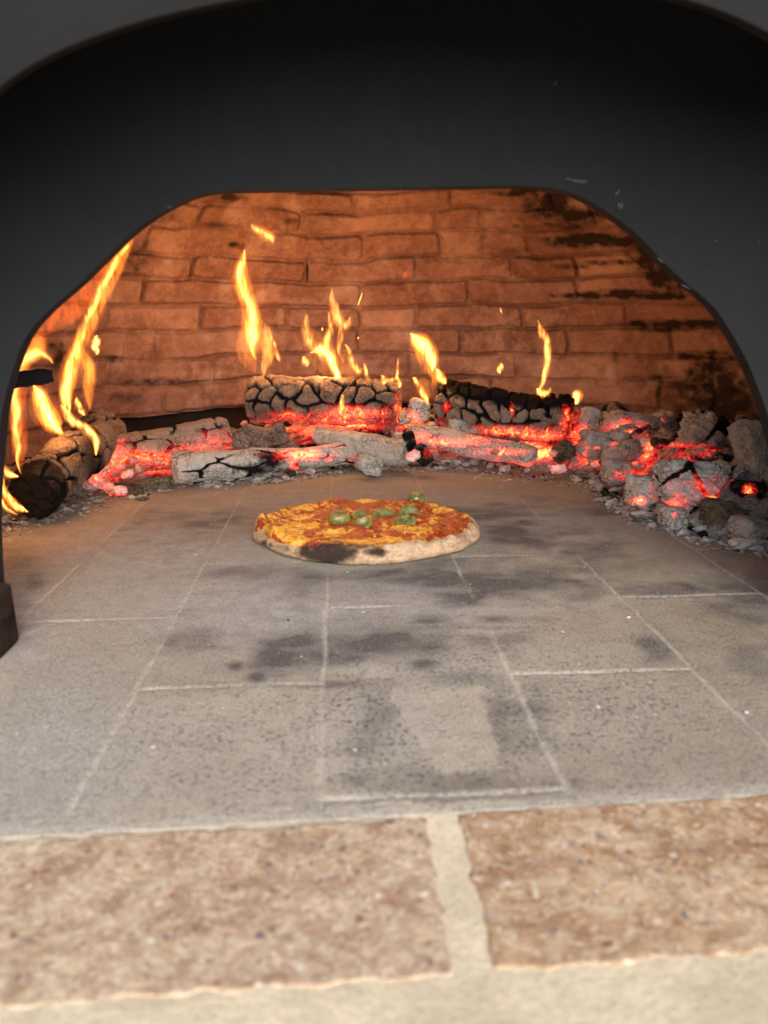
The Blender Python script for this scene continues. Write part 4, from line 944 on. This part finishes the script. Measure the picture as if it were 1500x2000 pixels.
flame('tall twisted flame standing over the left end of the middle log', 1.68, (500, 740),
      [([(478, 486, 3), (473, 510, 8), (469, 540, 10), (474, 568, 11), (487, 592, 11), (493, 625, 13), (492, 655, 15), (493, 680, 9), (500, 705, 4)], 2.6, YEL),
       ([(476, 500, 7), (474, 550, 16), (488, 600, 17), (490, 650, 24), (486, 700, 22), (498, 728, 8)], .55, ORANGE, .01),
       ([(512, 625, 5), (520, 660, 12), (522, 695, 12), (516, 720, 5), (514, 738, 2)], .8, PALE),
       ([(524, 640, 2), (534, 670, 4), (541, 692, 5), (546, 706, 4)], 1.2, YEL),
       ([(476, 460, 14), (480, 540, 34), (490, 620, 38), (490, 700, 30)], .10, REDF)], light=[(490, 640, 1.9, .04), (475, 530, .3, .03)])
flame('small orange flame broken off above the tall middle flame', 1.70, (520, 465), [([(488, 434, 1), (500, 448, 6), (516, 456, 9), (530, 466, 8), (532, 474, 3)], 1.2, ORANGE)], group='detached flames in the air')
flame('tiny dim orange flame high before the bricks right of the middle', 1.70, (793, 537), [([(783, 541, 3), (792, 536, 6), (803, 533, 3)], .35, REDF)], group='detached flames in the air')
flame('branching white centred flame over the middle of the cracked log', 1.66, (660, 765),
      [([(606, 689, 3), (620, 684, 10), (632, 686, 13), (645, 698, 10), (653, 720, 7), (664, 745, 6), (676, 762, 4), (684, 768, 2)], 4.5, YEL),
       ([(628, 690, 9), (638, 668, 8), (645, 645, 6), (644, 625, 4), (641, 608, 1)], 1.8, YEL),
       ([(598, 612, 3), (597, 640, 8), (603, 665, 9), (616, 686, 5)], 1.0, PALE),
       ([(593, 696, 3), (597, 706, 7), (600, 716, 3)], 1.2, YEL),
       ([(648, 562, 1), (650, 590, 7), (658, 615, 11), (668, 636, 9), (680, 632, 7), (684, 618, 3)], 1.15, PALE),
       ([(668, 636, 5), (665, 660, 5), (663, 685, 4), (670, 710, 2)], 1.4, YEL),
       ([(674, 672, 2), (684, 690, 5), (690, 712, 6), (702, 726, 5), (706, 718, 2)], 1.7, YEL),
       ([(662, 757, 3), (685, 750, 7), (708, 753, 8), (728, 764, 3)], 2.8, YEL, -.02),
       ([(711, 706, 2), (715, 728, 4), (722, 750, 4), (732, 768, 2)], 1.5, YEL),
       ([(605, 640, 16), (625, 690, 28), (670, 720, 34), (700, 750, 20)], .28, ORANGE, .01)], light=[(640, 695, 3.6, .04), (670, 620, .8, .03), (700, 745, .7, .02)])
flame('little three cornered flame at the right end of the middle log', 1.62, (765, 775),
      [([(745, 733, 3), (753, 745, 8), (762, 760, 7), (768, 778, 3)], 1.8, YEL), ([(776, 698, 1), (777, 722, 2.5), (770, 740, 4), (755, 742, 5)], 1.0, YEL), ([(777, 735, 2), (780, 750, 4), (781, 758, 2)], 2.2, YEL)], light=[(762, 755, .4, .02)])
flame('broad bright flame leaning left from the top end of the blackened log', 1.60, (850, 745),
      [([(801, 651, 3), (810, 660, 11), (826, 674, 15), (840, 692, 13), (845, 710, 9), (846, 725, 4)], 3.6, YEL),
       ([(806, 655, 6), (822, 680, 17), (838, 710, 15), (850, 735, 8), (846, 760, 3)], .7, ORANGE),
       ([(853, 720, 3), (858, 733, 8), (866, 744, 6), (872, 750, 2)], 3.4, YEL, -.02),
       ([(806, 738, 3), (813, 742, 6), (822, 762, 6), (832, 780, 5), (838, 790, 1)], 2.2, YEL, .02),
       ([(818, 742, 8), (834, 756, 14), (838, 778, 8)], .35, ORANGE, .03)], light=[(835, 690, 2.1, .04)])
flame('slender upright flame on the black top of the right cracked log', 1.54, (1062, 772),
      [([(1050, 625, 2), (1056, 642, 6), (1065, 664, 8), (1070, 690, 7), (1068, 715, 6), (1062, 740, 5), (1056, 758, 5), (1052, 768, 3)], 1.9, YEL),
       ([(1048, 758, 3), (1056, 768, 7), (1068, 768, 6), (1076, 757, 2)], 2.6, YEL, -.02)], light=[(1064, 700, .35, .03)])
flame('small bright flame behind the right end of the blackened log', 1.54, (1126, 780), [([(1118, 768, 5), (1126, 772, 10), (1128, 782, 7), (1126, 790, 2)], 2.8, YEL)], light=[(1126, 770, .15, .02)])
flame('tiny teardrop flame floating above the blackened log', 1.60, (976, 722), [([(978, 708, 2), (978, 716, 5), (975, 724, 4), (976, 730, 1)], 2.4, YEL)], group='detached flames in the air')
flame('small yellow flame before the middle of the cracked log', 1.50, (667, 800), [([(668, 770, 3), (668, 785, 4), (667, 800, 6), (666, 808, 2)], 1.8, YEL)], group='detached flames in the air')
# sparks
m = bpy.data.materials.new('spark'); m.use_nodes = True; b = m.node_tree.nodes['Principled BSDF']; b.inputs['Base Color'].default_value = (1, .4, .1, 1); b.inputs['Emission Color'].default_value = (1, .45, .15, 1); b.inputs['Emission Strength'].default_value = 1.6
for i, (x0, y0, x1, y1) in enumerate([(708, 572, 699, 596), (700, 658, 700, 662), (977, 602, 980, 612), (630, 640, 629, 646)]):
    o = tube('spark', [P(x0, y0, 1.7), P((x0+x1)/2, (y0+y1)/2, 1.7), P(x1, y1, 1.7)], [.0004, .0011, .0004], m, ns=6)
    tag(o, ['long thin spark streak high above the middle log', 'dot like spark just above the middle log', 'short spark streak high above the blackened log', 'tiny spark beside the branching flame'][i], 'spark', 'sparks over the fire')
# pale chips where the black paint of the mouth plate is scratched
m = M('bare_metal_chip'); m.col((.05, .05, .05)); m.rough(.7)
CHIP = m.m
rg = np.random.RandomState(9)
for (cx, cy, w_, h_, an) in [(1110, 349, 5, 2, 0), (1130, 354, 16, 2.5, .15), (1142, 353, 8, 1.5, .1), (1206, 377, 9, 2.5, -.9), (1214, 403, 3, 7, .2), (1209, 400, 3, 5, .3), (1085, 163, 5, 3, -.8), (331, 404, 5, 1.6, 0), (1400, 470, 3, 1.5, 0), (1340, 560, 12, 1.2, .4), (1290, 508, 8, 1.4, .6), (1483, 940/2, 2, 2, 0)]:
    k = .728/F; c = P(cx, cy, .7296); V = []; nn = 9
    for sgn in (0, 1):
        for q in range(nn):
            a = 2*pi*q/nn; rr_ = rg.uniform(.6, 1.1); x_ = math.cos(a)*w_*rr_; y_ = math.sin(a)*h_*rr_
            V.append((c[0]+(x_*math.cos(an)+y_*math.sin(an))*k, .7302-.0007*sgn, c[2]+(-x_*math.sin(an)+y_*math.cos(an))*k))
    f = [tuple(range(nn)), tuple(range(nn, 2*nn))[::-1]]+[(q, nn+q, nn+(q+1) % nn, (q+1) % nn) for q in range(nn)]
    par(mesh('paint_chip', V, f, CHIP, smooth=False), pl_in)
